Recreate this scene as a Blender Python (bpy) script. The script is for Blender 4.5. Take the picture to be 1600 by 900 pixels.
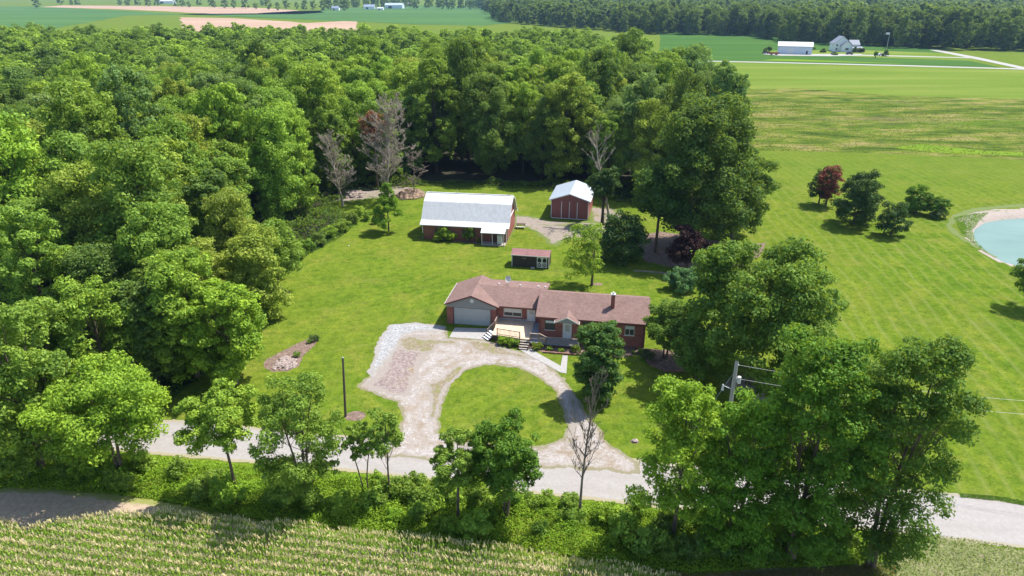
import bpy, math, random
import numpy as np
from mathutils import Vector, Matrix, noise as mn
R = math.radians
for o in list(bpy.data.objects): bpy.data.objects.remove(o)
S = bpy.context.scene
C = S.collection

# ------------------------------------------------------------------ camera, light, exposure
PITCH = R(23.7); FPX = 1066.7; CH = 40.0
cam = bpy.data.objects.new('camera', bpy.data.cameras.new('camera')); C.objects.link(cam)
cam.location = (0, 0, CH); cam.rotation_euler = (R(90) - PITCH, 0, 0)
cam.data.sensor_width = 36; cam.data.lens = 24; cam.data.clip_end = 20000; cam.data.clip_start = 0.5
S.camera = cam
SUN = Vector((0.50, 0.31, 1.0)).normalized()
w = bpy.data.worlds.new('World'); S.world = w; w.use_nodes = True
nt = w.node_tree
sky = nt.nodes.new('ShaderNodeTexSky'); sky.sky_type = 'NISHITA'; sky.sun_disc = False
sky.sun_elevation = math.asin(SUN.z); sky.sun_rotation = math.atan2(SUN.x, SUN.y)
sky.air_density = 1.0; sky.dust_density = 1.0; sky.altitude = 200
bg = nt.nodes['Background']; bg.inputs['Strength'].default_value = 0.15
nt.links.new(sky.outputs[0], bg.inputs['Color'])
sl = bpy.data.lights.new('sun', 'SUN'); sl.energy = 4.8; sl.angle = R(0.5); sl.color = (1.0, 0.96, 0.89)
so = bpy.data.objects.new('sun', sl); C.objects.link(so)
so.rotation_euler = SUN.to_track_quat('Z', 'Y').to_euler()
S.view_settings.view_transform = 'Standard'; S.view_settings.look = 'None'
S.view_settings.gamma = 1; S.view_settings.exposure = 0.80
S.view_settings.use_curve_mapping = False
try:
    S.cycles.max_bounces = 6; S.cycles.diffuse_bounces = 3; S.cycles.transmission_bounces = 4
    S.cycles.transparent_max_bounces = 6; S.cycles.volume_bounces = 0
    S.cycles.caustics_reflective = False; S.cycles.caustics_refractive = False
except Exception: pass

# ------------------------------------------------------------------ helpers
def G(px, py, z=0.0):
    """survey helper: the place on level z that a spot of the survey picture shows"""
    u = (px - 800) / FPX; v = (450 - py) / FPX
    dy = math.cos(PITCH) + v * math.sin(PITCH); dz = -math.sin(PITCH) + v * math.cos(PITCH)
    t = (z - CH) / dz
    return (u * t, dy * t)
def GP(pts, z=0.0): return [G(a, b, z) for a, b in pts]
def topz(py, y):
    v = (450 - py) / FPX
    dy = math.cos(PITCH) + v * math.sin(PITCH); dz = -math.sin(PITCH) + v * math.cos(PITCH)
    return CH + dz * y / dy

def tag(o, label=None, cat=None, group=None, kind=None):
    if label: o['label'] = label
    if cat: o['category'] = cat
    if group: o['group'] = group
    if kind: o['kind'] = kind
    return o
def empty(name, loc=(0, 0, 0), rz=0.0, label=None, cat=None, group=None):
    o = bpy.data.objects.new(name, None); C.objects.link(o); o.empty_display_size = 0.3
    o.location = loc; o.rotation_euler = (0, 0, rz)
    return tag(o, label, cat, group)
def link(name, me, parent=None, mat=None):
    o = bpy.data.objects.new(name, me); C.objects.link(o)
    if mat is not None and not me.materials: me.materials.append(mat)
    if parent is not None: o.parent = parent
    return o
def np_mesh(name, V, F, mats=(), smooth=False, attrs=None, midx=None):
    """V (n,3); F (m,k) array, all faces with k corners"""
    me = bpy.data.meshes.new(name)
    V = np.asarray(V, dtype=np.float32); F = np.asarray(F, dtype=np.int32)
    m, k = F.shape
    me.vertices.add(len(V)); me.vertices.foreach_set('co', V.ravel())
    me.loops.add(m * k); me.loops.foreach_set('vertex_index', F.ravel())
    me.polygons.add(m); me.polygons.foreach_set('loop_start', np.arange(0, m * k, k, dtype=np.int32))
    me.polygons.foreach_set('use_smooth', np.full(m, smooth, dtype=bool))
    for mt in mats: me.materials.append(mt)
    if midx is not None: me.polygons.foreach_set('material_index', np.asarray(midx, dtype=np.int32))
    for (an, dom, arr) in (attrs or []):
        a = me.attributes.new(an, 'FLOAT', dom); a.data.foreach_set('value', np.asarray(arr, dtype=np.float32))
    me.update(calc_edges=True)
    return me

class MB:
    """collects polygons of any size"""
    def __init__(s): s.v = []; s.f = []; s.mi = []
    def add(s, vs, fs, mi=0):
        b = len(s.v); s.v += [tuple(p) for p in vs]
        for f in fs: s.f.append(tuple(b + i for i in f)); s.mi.append(mi)
        return s
    def box(s, x0, x1, y0, y1, z0, z1, mi=0):
        vs = [(x0,y0,z0),(x1,y0,z0),(x1,y1,z0),(x0,y1,z0),(x0,y0,z1),(x1,y0,z1),(x1,y1,z1),(x0,y1,z1)]
        return s.add(vs, [(0,3,2,1),(4,5,6,7),(0,1,5,4),(1,2,6,5),(2,3,7,6),(3,0,4,7)], mi)
    def prism(s, prof, axis, a0, a1, mi=0):
        """profile extruded along axis ('x','y','z'); prof is a list of the two other coordinates"""
        n = len(prof)
        def P(p, a):
            return (a, p[0], p[1]) if axis == 'x' else ((p[0], a, p[1]) if axis == 'y' else (p[0], p[1], a))
        vs = [P(p, a0) for p in prof] + [P(p, a1) for p in prof]
        fs = [tuple(range(n))[::-1], tuple(range(n, 2*n))] + [(i, (i+1) % n, n + (i+1) % n, n + i) for i in range(n)]
        return s.add(vs, fs, mi)
    def slab(s, quad, t, mi=0):
        """four corners of an upper face, thickened straight down by t"""
        q = [Vector(p) for p in quad]; lo = [p - Vector((0, 0, t)) for p in q]; n = len(q)
        fs = [tuple(range(n)), tuple(range(n, 2*n))[::-1]] + [(i, n + i, n + (i+1) % n, (i+1) % n) for i in range(n)]
        return s.add([tuple(p) for p in q + lo], fs, mi)
    def beam(s, a, b, w, h=None, mi=0):
        a = Vector(a); b = Vector(b); d = (b - a).normalized(); h = h or w
        side = d.cross(Vector((0, 0, 1)))
        side = Vector((1, 0, 0)) if side.length < 1e-3 else side.normalized()
        up = side.cross(d).normalized()
        vs = []
        for p in (a, b):
            for sx, sz in ((-1,-1),(1,-1),(1,1),(-1,1)):
                vs.append(tuple(p + side*sx*w/2 + up*sz*h/2))
        return s.add(vs, [(0,1,2,3),(7,6,5,4),(0,4,5,1),(1,5,6,2),(2,6,7,3),(3,7,4,0)], mi)
    def tube(s, pts, rs, n=8, mi=0):
        V, F = tube_arr(pts, rs, n); return s.add([tuple(v) for v in V], [tuple(f) for f in F], mi)
    def cyl(s, c, r, z0, z1, n=12, mi=0, r2=None):
        r2 = r if r2 is None else r2
        vs = [(c[0]+r*math.cos(2*math.pi*i/n), c[1]+r*math.sin(2*math.pi*i/n), z0) for i in range(n)]
        vs += [(c[0]+r2*math.cos(2*math.pi*i/n), c[1]+r2*math.sin(2*math.pi*i/n), z1) for i in range(n)]
        return s.add(vs, [tuple(range(n))[::-1], tuple(range(n, 2*n))] + [(i,(i+1)%n,n+(i+1)%n,n+i) for i in range(n)], mi)
    def build(s, name, mat, parent=None, smooth=False):
        me = bpy.data.meshes.new(name); me.from_pydata(s.v, [], s.f)
        for m in (mat if isinstance(mat, (list, tuple)) else [mat]): me.materials.append(m)
        me.polygons.foreach_set('material_index', s.mi)
        if smooth: me.polygons.foreach_set('use_smooth', [True]*len(s.f))
        me.update()
        return link(name, me, parent)
def tube_arr(pts, rs, n=6):
    pts = np.asarray(pts, float); k = len(pts)
    V = []; F = []
    for i in range(k):
        d = pts[min(i+1, k-1)] - pts[max(i-1, 0)]; d = d / (np.linalg.norm(d) + 1e-9)
        a = np.cross(d, [0.31, 0.95, 0.05]); a /= (np.linalg.norm(a) + 1e-9); b = np.cross(d, a)
        for j in range(n):
            t = 2*math.pi*j/n; V.append(pts[i] + rs[i]*(a*math.cos(t) + b*math.sin(t)))
    for i in range(k-1):
        for j in range(n):
            F.append((i*n+j, i*n+(j+1) % n, (i+1)*n+(j+1) % n, (i+1)*n+j))
    return V, F

# value noise, vectorised
def _h(ix, iy, s):
    n = (ix.astype(np.int64)*374761393 + iy.astype(np.int64)*668265263 + s*974711) & 0x7fffffff
    n = ((n ^ (n >> 13))*1274126177) & 0x7fffffff
    return ((n ^ (n >> 16)) & 0xffff)/65535.0
def vnoise(x, y, s=0):
    ix = np.floor(x); iy = np.floor(y); fx = x-ix; fy = y-iy
    fx = fx*fx*(3-2*fx); fy = fy*fy*(3-2*fy)
    a = _h(ix, iy, s); b = _h(ix+1, iy, s); c = _h(ix, iy+1, s); d = _h(ix+1, iy+1, s)
    return (a*(1-fx)+b*fx)*(1-fy)+(c*(1-fx)+d*fx)*fy
def fbm(x, y, s=0, o=4):
    t = 0; a = 0.5
    for i in range(o): t = t + a*vnoise(x*2**i, y*2**i, s+i*17); a *= .5
    return t
def sdf(X, Y, poly):
    """signed distance, negative inside"""
    P = np.asarray(poly, float); n = len(P)
    d = np.full(X.shape, 1e9); ins = np.zeros(X.shape, bool)
    for i in range(n):
        ax, ay = P[i]; bx, by = P[(i+1) % n]
        ex, ey = bx-ax, by-ay; wx, wy = X-ax, Y-ay
        t = np.clip((wx*ex+wy*ey)/(ex*ex+ey*ey+1e-9), 0, 1)
        d = np.minimum(d, (wx-ex*t)**2+(wy-ey*t)**2)
        c = ((ay > Y) != (by > Y)) & (X < (bx-ax)*(Y-ay)/(by-ay+1e-12)+ax)
        ins ^= c
    d = np.sqrt(d)
    return np.where(ins, -d, d)

# ------------------------------------------------------------------ materials
def new_mat(name):
    m = bpy.data.materials.new(name); m.use_nodes = True
    t = m.node_tree; b = t.nodes['Principled BSDF']
    return m, t, b
def N(t, ty, **kw):
    n = t.nodes.new(ty)
    for k, v in kw.items():
        if k.startswith('i_'): n.inputs[k[2:].replace('_', ' ')].default_value = v
        else: setattr(n, k, v)
    return n
def ramp(t, fac, stops, interp='LINEAR'):
    r = t.nodes.new('ShaderNodeValToRGB'); cr = r.color_ramp; cr.interpolation = interp
    while len(cr.elements) < len(stops): cr.elements.new(0.5)
    for e, (p, c) in zip(cr.elements, stops):
        e.position = p; e.color = (c[0], c[1], c[2], 1) if not isinstance(c, (int, float)) else (c, c, c, 1)
    t.links.new(fac, r.inputs[0]); return r.outputs[0]
def coords(t, scale=(1, 1, 1), rot=0.0):
    tc = t.nodes.new('ShaderNodeTexCoord'); mp = t.nodes.new('ShaderNodeMapping')
    mp.inputs['Scale'].default_value = scale; mp.inputs['Rotation'].default_value = (0, 0, rot)
    t.links.new(tc.outputs['Object'], mp.inputs[0]); return mp.outputs[0]
def noise(t, co, scale, detail=4, rough=.55, dist=0.0):
    n = t.nodes.new('ShaderNodeTexNoise'); n.inputs['Scale'].default_value = scale
    n.inputs['Detail'].default_value = detail; n.inputs['Roughness'].default_value = rough
    n.inputs['Distortion'].default_value = dist
    if co is not None: t.links.new(co, n.inputs['Vector'])
    return n.outputs['Fac']
def mix(t, fac, a, b, mode='MIX'):
    m = t.nodes.new('ShaderNodeMix'); m.data_type = 'RGBA'; m.blend_type = mode
    for sock, v in ((m.inputs[0], fac), (m.inputs[6], a), (m.inputs[7], b)):
        if isinstance(v, (int, float)): sock.default_value = v
        elif isinstance(v, tuple): sock.default_value = (v[0], v[1], v[2], 1)
        else: t.links.new(v, sock)
    return m.outputs[2]
def math_(t, op, a, b=None, c=None):
    m = t.nodes.new('ShaderNodeMath'); m.operation = op
    for s, v in zip(m.inputs, (a, b, c)):
        if v is None: continue
        if isinstance(v, (int, float)): s.default_value = v
        else: t.links.new(v, s)
    return m.outputs[0]
def bump(t, b, h, strength=.5, dist=.05):
    n = t.nodes.new('ShaderNodeBump'); n.inputs['Strength'].default_value = strength
    n.inputs['Distance'].default_value = dist
    t.links.new(h, n.inputs['Height']); t.links.new(n.outputs[0], b.inputs['Normal'])
def attr(t, name):
    a = t.nodes.new('ShaderNodeAttribute'); a.attribute_name = name; return a.outputs['Fac']

def mat_plain(name, col, rough=.6, var=.12, scale=3.0, bmp=0.0, metal=0.0, stretch=(1, 1, 1)):
    m, t, b = new_mat(name)
    n = noise(t, coords(t, stretch), scale, 5, .6)
    lo = tuple(c*(1-var*1.6) for c in col); hi = tuple(min(1, c*(1+var*1.3)) for c in col)
    t.links.new(ramp(t, n, [(.3, lo), (.7, hi)]), b.inputs['Base Color'])
    b.inputs['Roughness'].default_value = rough; b.inputs['Metallic'].default_value = metal
    b.inputs['Specular IOR Level'].default_value = .35
    if bmp: bump(t, b, noise(t, coords(t, stretch), scale*6, 3), bmp, .02)
    return m

# lawn ---------------------------------------------------------------
def lawn_mat(name, stripes=True):
    m, t, b = new_mat(name)
    co = coords(t)
    big = noise(t, co, .035, 3, .5); mid = noise(t, co, .33, 5, .65); fine = noise(t, co, 3.5, 4, .75); vf = noise(t, co, 16, 2, .6)
    c = ramp(t, mid, [(.28, (.070, .118, .010)), (.48, (.095, .156, .014)), (.62, (.128, .180, .019)), (.8, (.180, .19, .036))])
    c = mix(t, ramp(t, big, [(.38, 0.0), (.62, .65)]), c, (.135, .172, .022))
    c = mix(t, ramp(t, noise(t, co, .19, 5, .65, .8), [(.50, 0.0), (.66, .55)]), c, (.185, .185, .045))
    c = mix(t, ramp(t, noise(t, coords(t, (1, 1, 1), 1.1), .14, 5, .65, .5), [(.52, 0.0), (.68, .5)]), c, (.058, .118, .010))
    c = mix(t, .8, c, ramp(t, fine, [(.3, (.26, .30, .20)), (.7, (.74, .70, .60))]), 'OVERLAY')
    c = mix(t, .7, c, ramp(t, vf, [(.25, (.24, .26, .2)), (.75, (.76, .74, .66))]), 'OVERLAY')
    c = mix(t, .75, c, ramp(t, noise(t, co, 1.1, 5, .7, .5), [(.36, (.30, .36, .28)), (.64, (.68, .62, .52))]), 'OVERLAY')
    # thin, dry grass: small straw coloured patches
    dry = noise(t, co, .12, 6, .7, .6)
    c = mix(t, ramp(t, dry, [(.58, 0.0), (.74, .38)]), c, (.21, .185, .06))
    if stripes:
        geo = t.nodes.new('ShaderNodeNewGeometry'); sp = t.nodes.new('ShaderNodeSeparateXYZ')
        t.links.new(geo.outputs['Position'], sp.inputs[0])
        x, y = sp.outputs[0], sp.outputs[1]
        # passes of the mower on the big right hand field, bending slightly
        q = math_(t, 'SUBTRACT', x, math_(t, 'MULTIPLY', y, .10))
        q = math_(t, 'ADD', q, math_(t, 'MULTIPLY', math_(t, 'POWER', math_(t, 'SUBTRACT', y, 110), 2), .0012))
        q = math_(t, 'ADD', q, math_(t, 'MULTIPLY', noise(t, co, .06, 2), 3.0))
        s = math_(t, 'SINE', math_(t, 'MULTIPLY', q, 2*math.pi/2.1))
        s = math_(t, 'MULTIPLY', math_(t, 'POWER', math_(t, 'MULTIPLY_ADD', s, .5, .5), 6), math_(t, 'MULTIPLY', math_(t, 'SUBTRACT', noise(t, co, .16, 4, .7), .28), 1.0))
        mk = ramp(t, math_(t, 'MULTIPLY_ADD', x, 1/60, -.45), [(0, 0.0), (.25, 1.0)])
        s = math_(t, 'MULTIPLY', s, mk)
        s2 = math_(t, 'SINE', math_(t, 'MULTIPLY', q, 2*math.pi/11))
        c = mix(t, math_(t, 'MULTIPLY', math_(t, 'MULTIPLY_ADD', s2, .5, .5), math_(t, 'MULTIPLY', mk, .22)), c, (.068, .132, .010))
        c = mix(t, math_(t, 'MULTIPLY', s, 1.4), c, (.20, .22, .06))
        far = ramp(t, math_(t, 'MULTIPLY_ADD', y, 1/60, -2.2), [(0, 0.0), (.5, .45)])
        c = mix(t, far, c, ramp(t, noise(t, coords(t, (.25, 1, 1), R(-10)), .35, 4, .6), [(.3, (.085, .14, .014)), (.7, (.13, .18, .024))]))
        # faint wheel tracks and arcs on the back lawn
        qa = math_(t, 'ADD', math_(t, 'MULTIPLY', x, .35), math_(t, 'MULTIPLY', y, -.93))
        sa = math_(t, 'SINE', math_(t, 'MULTIPLY', math_(t, 'ADD', qa, math_(t, 'MULTIPLY', noise(t, co, .05, 2), 14)), 2*math.pi/1.7))
        sa = math_(t, 'MULTIPLY', math_(t, 'POWER', math_(t, 'MULTIPLY_ADD', sa, .5, .5), 4), math_(t, 'SUBTRACT', .22, math_(t, 'MULTIPLY', mk, .22)))
        c = mix(t, sa, c, (.16, .205, .035))
    hs = N(t, 'ShaderNodeHueSaturation'); hs.inputs['Saturation'].default_value = .97; hs.inputs['Value'].default_value = .93
    t.links.new(c, hs.inputs['Color'])
    t.links.new(hs.outputs[0], b.inputs['Base Color'])
    b.inputs['Roughness'].default_value = .9; b.inputs['Specular IOR Level'].default_value = .0
    bump(t, b, vf, .7, .06)
    return m
M = {}
M['lawn'] = lawn_mat('lawn_grass')
M['island'] = M['lawn']

def edge_mix(t, c, grass, lo, hi, amt=1.0):
    """grass growing into the sheet near its rim; 'edge' is metres from the rim"""
    e = attr(t, 'edge'); n = noise(t, coords(t), 1.6, 5, .7)
    f = math_(t, 'SUBTRACT', e, math_(t, 'MULTIPLY', n, hi-lo))
    return mix(t, ramp(t, f, [(0, amt), (max(.01, lo), 0.0)]), c, grass)

def gravel_mat(name, cols, patch=None, dark=.5, scale=18.0, edge=None, tracks=False, K=.70):
    cols = [tuple((x*.76+sum(c)/3*.24)*K for x in c) for c in cols]
    patch = [(a_, b_, c_, d_, tuple(x*K for x in e_)) for (a_, b_, c_, d_, e_) in (patch or [])]
    m, t, b = new_mat(name); co = coords(t)
    v = t.nodes.new('ShaderNodeTexVoronoi'); v.inputs['Scale'].default_value = scale; t.links.new(co, v.inputs['Vector'])
    g = ramp(t, noise(t, co, 2.3, 6, .75), [(.3, cols[0]), (.5, cols[1]), (.68, cols[2])])
    bw = t.nodes.new('ShaderNodeRGBToBW'); t.links.new(v.outputs['Color'], bw.inputs[0])
    g = mix(t, dark, g, ramp(t, bw.outputs[0], [(.1, .22), (.9, .78)]), 'OVERLAY')
    if patch:
        for (sc, lo, hi, amt, col) in patch:
            g = mix(t, ramp(t, noise(t, co, sc, 6, .72, .8), [(lo, 0.0), (hi, amt)]), g, col)
    if tracks:
        s = math_(t, 'SINE', math_(t, 'MULTIPLY_ADD', attr(t, 'edge'), 2*math.pi/1.75, .6))
        s = math_(t, 'MULTIPLY', math_(t, 'MULTIPLY_ADD', s, .5, .5), ramp(t, noise(t, co, .5, 5, .7), [(.35, 0.0), (.62, .7)]))
        g = mix(t, s, g, (.24, .19, .14))
    if edge: g = edge_mix(t, g, *edge)
    t.links.new(g, b.inputs['Base Color']); b.inputs['Roughness'].default_value = .9
    b.inputs['Specular IOR Level'].default_value = .2
    bump(t, b, v.outputs['Distance'], .6, .04)
    return m
GR = (.10, .145, .02)
M['driveway'] = gravel_mat('driveway_gravel', [(.36, .30, .26), (.47, .41, .37), (.60, .56, .52)],
    [(.28, .52, .66, .70, (.33, .24, .15)), (.9, .56, .72, .55, (.27, .19, .12)), (.20, .60, .70, .5, (.25, .23, .07)), (1.5, .62, .75, .6, (.62, .60, .58)), (.5, .57, .66, .75, (.30, .215, .13)), (2.6, .56, .64, .6, (.26, .20, .14)), (3.6, .60, .66, .8, (.80, .78, .75)), (1.3, .60, .68, .6, (.22, .22, .07))], dark=.32, tracks=True, edge=((.16, .15, .06), .12, .8, .6))
M['road'] = gravel_mat('road_surface', [(.42, .375, .34), (.47, .425, .39), (.52, .475, .44)],
    [(.12, .5, .75, .35, (.38, .34, .31)), (1.1, .58, .75, .4, (.40, .37, .34))], dark=.16, scale=26, edge=((.30, .26, .14), .25, .8, .8))
def road_tracks():
    t = M['road'].node_tree; b = t.nodes['Principled BSDF']; src = b.inputs['Base Color'].links[0].from_socket
    geo = t.nodes.new('ShaderNodeNewGeometry'); sp = t.nodes.new('ShaderNodeSeparateXYZ'); t.links.new(geo.outputs['Position'], sp.inputs[0])
    v = math_(t, 'ADD', math_(t, 'MULTIPLY', sp.outputs[1], .989), math_(t, 'MULTIPLY', sp.outputs[0], .15))
    s = math_(t, 'MULTIPLY_ADD', math_(t, 'SINE', math_(t, 'MULTIPLY', v, 2*math.pi/1.9)), .5, .5)
    s = math_(t, 'MULTIPLY', s, ramp(t, noise(t, coords(t, (.15, 1, 1), R(8.6)), .8, 4, .6), [(.35, .0), (.65, .55)]))
    t.links.new(mix(t, s, src, (.27, .245, .225)), b.inputs['Base Color'])
road_tracks()
M['white_gravel'] = gravel_mat('white_gravel', [(.36, .355, .35), (.46, .455, .45), (.58, .575, .57)], dark=.6, scale=8.0, K=.62, edge=((.27, .24, .21), .05, .9, .7))
M['red_gravel'] = gravel_mat('red_gravel', [(.24, .155, .135), (.34, .245, .215), (.47, .39, .36)],
    [(.5, .55, .66, .7, (.30, .22, .08)), (3, .56, .66, .6, (.24, .15, .12)), (1.2, .58, .7, .6, (.6, .57, .54))], dark=.5, scale=7.0, edge=((.27, .235, .205), .3, 1.5, .8))
M['worn'] = gravel_mat('worn_grass_soil', [(.24, .17, .10), (.32, .25, .14), (.42, .34, .24)],
    [(.8, .48, .62, .8, (.22, .24, .05)), (2.5, .56, .66, .7, (.50, .46, .40))], dark=.45, scale=14, edge=((.27, .235, .205), .1, .8, .9))
M['dirt'] = gravel_mat('bare_dirt', [(.27, .205, .15), (.37, .29, .225), (.46, .38, .31)],
    [(.22, .52, .64, .8, (.17, .21, .045)), (.8, .55, .7, .5, (.30, .20, .13))], dark=.3, edge=(GR, .4, 1.6, .9))
M['field_dirt'] = gravel_mat('field_soil', [(.44, .30, .18), (.58, .41, .25), (.70, .51, .33)],
    [(.5, .6, .72, .7, (.15, .17, .04))], dark=.3, edge=((.2, .22, .05), .3, 1.2, .9))
M['mulch'] = gravel_mat('wood_mulch', [(.16, .085, .055), (.26, .16, .11), (.37, .26, .19)],
    [(.5, .6, .72, .5, (.35, .24, .15))], dark=.6, scale=7)
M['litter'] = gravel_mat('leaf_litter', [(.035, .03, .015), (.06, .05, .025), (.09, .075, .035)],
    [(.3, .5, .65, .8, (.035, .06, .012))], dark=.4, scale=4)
M['concrete'] = gravel_mat('concrete', [(.42, .39, .36), (.50, .47, .44), (.57, .54, .50)],
    [(1.1, .58, .75, .5, (.33, .29, .25))], dark=.15, scale=30)
M['bank'] = gravel_mat('pond_bank_clay', [(.34, .26, .20), (.46, .36, .29), (.55, .45, .38)],
    [(.35, .56, .68, .8, (.12, .21, .03))], dark=.3, edge=(GR, .5, 2.4, .9))
M['dry_grass'] = gravel_mat('dry_verge', [(.15, .20, .04), (.24, .26, .07), (.33, .30, .12)],
    [(.45, .55, .68, .85, (.37, .29, .20)), (.3, .6, .7, .5, (.10, .19, .02))], dark=.45, scale=8)

def field_mat(name, stops, sx=.12, scale=.12, rot=-9, patches=(), row=None, K=.76):
    stops = [(a_, tuple(x*K for x in b_)) for a_, b_ in stops]
    patches = [(a_, b_, c_, d_, tuple(x*K for x in e_)) for (a_, b_, c_, d_, e_) in patches]
    m, t, b = new_mat(name); co = coords(t, (sx, 1, 1), R(-rot))
    c = ramp(t, noise(t, co, scale, 6, .62, .3), stops)
    for (sc, lo, hi, amt, col) in patches:
        c = mix(t, ramp(t, noise(t, coords(t, (.3, 1, 1), R(-rot)), sc, 5, .65, .4), [(lo, 0.0), (hi, amt)]), c, col)
    f = noise(t, coords(t), 1.1, 4, .8)
    c = mix(t, .55, c, ramp(t, f, [(.25, .28), (.75, .72)]), 'OVERLAY')
    if row:
        wv = t.nodes.new('ShaderNodeTexWave'); wv.bands_direction = 'Y'; wv.inputs['Scale'].default_value = row
        wv.inputs['Distortion'].default_value = .6; t.links.new(coords(t, (1, 1, 1), R(-rot)), wv.inputs['Vector'])
        c = mix(t, .35, c, ramp(t, wv.outputs['Fac'], [(0, .35), (1, .65)]), 'OVERLAY')
    t.links.new(c, b.inputs['Base Color']); b.inputs['Roughness'].default_value = .9; b.inputs['Specular IOR Level'].default_value = .0
    bump(t, b, f, .5, .15)
    return m
M['meadow'] = field_mat('wild_meadow', [(.36, (.045, .075, .018)), (.45, (.10, .155, .022)), (.54, (.19, .215, .04)), (.66, (.30, .25, .10))],
    scale=.13, sx=.38, patches=[(.035, .57, .66, .75, (.11, .20, .02)), (.09, .58, .68, .7, (.35, .28, .12)), (.6, .52, .62, .75, (.05, .075, .02)), (.02, .56, .62, .5, (.28, .22, .10))])
M['pasture'] = field_mat('pasture', [(.3, (.125, .19, .026)), (.5, (.16, .23, .035)), (.7, (.22, .27, .055))], scale=.05,
    patches=[(.5, .66, .74, .8, (.05, .085, .015)), (.03, .55, .7, .6, (.26, .26, .08))])
M['soy'] = field_mat('bean_crop', [(.3, (.052, .125, .026)), (.6, (.08, .165, .036)), (.75, (.12, .19, .032))], scale=.04, row=.22)
M['far_green'] = field_mat('far_green_field', [(.3, (.065, .145, .045)), (.6, (.10, .195, .06)), (.8, (.14, .22, .06))], scale=.012)
M['far_tan'] = field_mat('far_bare_field', [(.3, (.42, .28, .20)), (.7, (.52, .37, .27))], scale=.012)
M['soy_yel'] = field_mat('thin_crop', [(.3, (.12, .23, .02)), (.7, (.2, .29, .03))], scale=.04)
M['ground'] = M['lawn']
M['farm_lane'] = gravel_mat('farm_lane', [(.45, .42, .37), (.55, .52, .46), (.62, .6, .55)], dark=.15, scale=3, K=.58)

# buildings
def brick_mat():
    m, t, b = new_mat('brick'); tc = t.nodes.new('ShaderNodeTexCoord')
    sp = t.nodes.new('ShaderNodeSeparateXYZ'); t.links.new(tc.outputs['Object'], sp.inputs[0])
    cb = t.nodes.new('ShaderNodeCombineXYZ')
    t.links.new(math_(t, 'ADD', sp.outputs[0], sp.outputs[1]), cb.inputs[0]); t.links.new(sp.outputs[2], cb.inputs[1])
    br = t.nodes.new('ShaderNodeTexBrick'); t.links.new(cb.outputs[0], br.inputs['Vector'])
    br.inputs['Scale'].default_value = 1; br.inputs['Brick Width'].default_value = .23; br.inputs['Row Height'].default_value = .077
    br.inputs['Mortar Size'].default_value = .008; br.inputs['Color1'].default_value = (.33, .075, .05, 1)
    br.inputs['Color2'].default_value = (.20, .042, .03, 1); br.inputs['Mortar'].default_value = (.30, .22, .18, 1)
    c = mix(t, .55, br.outputs['Color'], ramp(t, noise(t, coords(t), 1.1, 5, .7), [(.3, .34), (.7, .66)]), 'OVERLAY')
    t.links.new(c, b.inputs['Base Color']); b.inputs['Roughness'].default_value = .85
    bump(t, b, br.outputs['Fac'], -.3, .01)
    return m
M['brick'] = brick_mat()
def shingle_mat(name, c1, c2):
    m, t, b = new_mat(name); co = coords(t)
    sp = t.nodes.new('ShaderNodeSeparateXYZ'); t.links.new(co, sp.inputs[0])
    c = ramp(t, noise(t, co, 5.5, 6, .8), [(.28, c1), (.72, c2)])
    br = t.nodes.new('ShaderNodeTexBrick'); t.links.new(co, br.inputs['Vector'])
    br.inputs['Scale'].default_value = 1; br.inputs['Brick Width'].default_value = .33; br.inputs['Row Height'].default_value = .14
    br.inputs['Mortar Size'].default_value = .010; br.inputs['Color1'].default_value = (.62, .62, .62, 1)
    br.inputs['Color2'].default_value = (.40, .40, .40, 1); br.inputs['Mortar'].default_value = (.28, .28, .28, 1)
    c = mix(t, .6, c, br.outputs['Color'], 'OVERLAY')
    c = mix(t, .6, c, ramp(t, noise(t, co, .6, 4, .6), [(.3, .42), (.7, .58)]), 'OVERLAY')
    t.links.new(c, b.inputs['Base Color']); b.inputs['Roughness'].default_value = .9; b.inputs['Specular IOR Level'].default_value = .25
    bump(t, b, noise(t, co, 22, 3, .7), .4, .02)
    return m
M['shingle'] = shingle_mat('roof_shingles', (.160, .094, .078), (.250, .163, .140))
M['shed_shingle'] = shingle_mat('shed_shingles', (.21, .10, .095), (.31, .17, .16))
def ribbed(name, col, axis=0, pitch=.3, rough=.45, metal=0.0, dirt=.12, ao=None, strength=.5):
    m, t, b = new_mat(name); co = coords(t)
    sp = t.nodes.new('ShaderNodeSeparateXYZ'); t.links.new(co, sp.inputs[0])
    s = math_(t, 'SINE', math_(t, 'MULTIPLY', sp.outputs[axis], 2*math.pi/pitch))
    p = math_(t, 'POWER', math_(t, 'MULTIPLY_ADD', s, .5, .5), 6)
    st = (1, 1, .12) if axis != 2 else (.3, .3, 1)
    c = ramp(t, noise(t, coords(t, st), 2.2, 5, .65), [(.3, tuple(x*(1-dirt*1.5) for x in col)), (.7, tuple(min(1, x*(1+dirt)) for x in col))])
    t.links.new(c, b.inputs['Base Color']); b.inputs['Roughness'].default_value = rough; b.inputs['Metallic'].default_value = metal
    bump(t, b, p, strength, .03)
    return m
M['white_metal'] = ribbed('white_steel_roofing', (.54, .54, .535), 0, .3, .38, 0, .09)
M['tin'] = ribbed('galvanised_roofing', (.44, .50, .56), 1, .25, .42, .25, .10)
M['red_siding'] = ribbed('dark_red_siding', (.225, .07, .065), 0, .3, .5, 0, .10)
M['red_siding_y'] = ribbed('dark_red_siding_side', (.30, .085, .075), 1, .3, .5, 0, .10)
M['brown_siding'] = ribbed('dark_brown_siding', (.040, .030, .027), 0, .2, .7, 0, .15)
M['brown_siding_y'] = ribbed('dark_brown_siding_side', (.040, .030, .027), 1, .2, .7, 0, .15)
M['grey_siding'] = ribbed('grey_lap_siding', (.27, .275, .275), 2, .11, .5, 0, .05)
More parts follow.
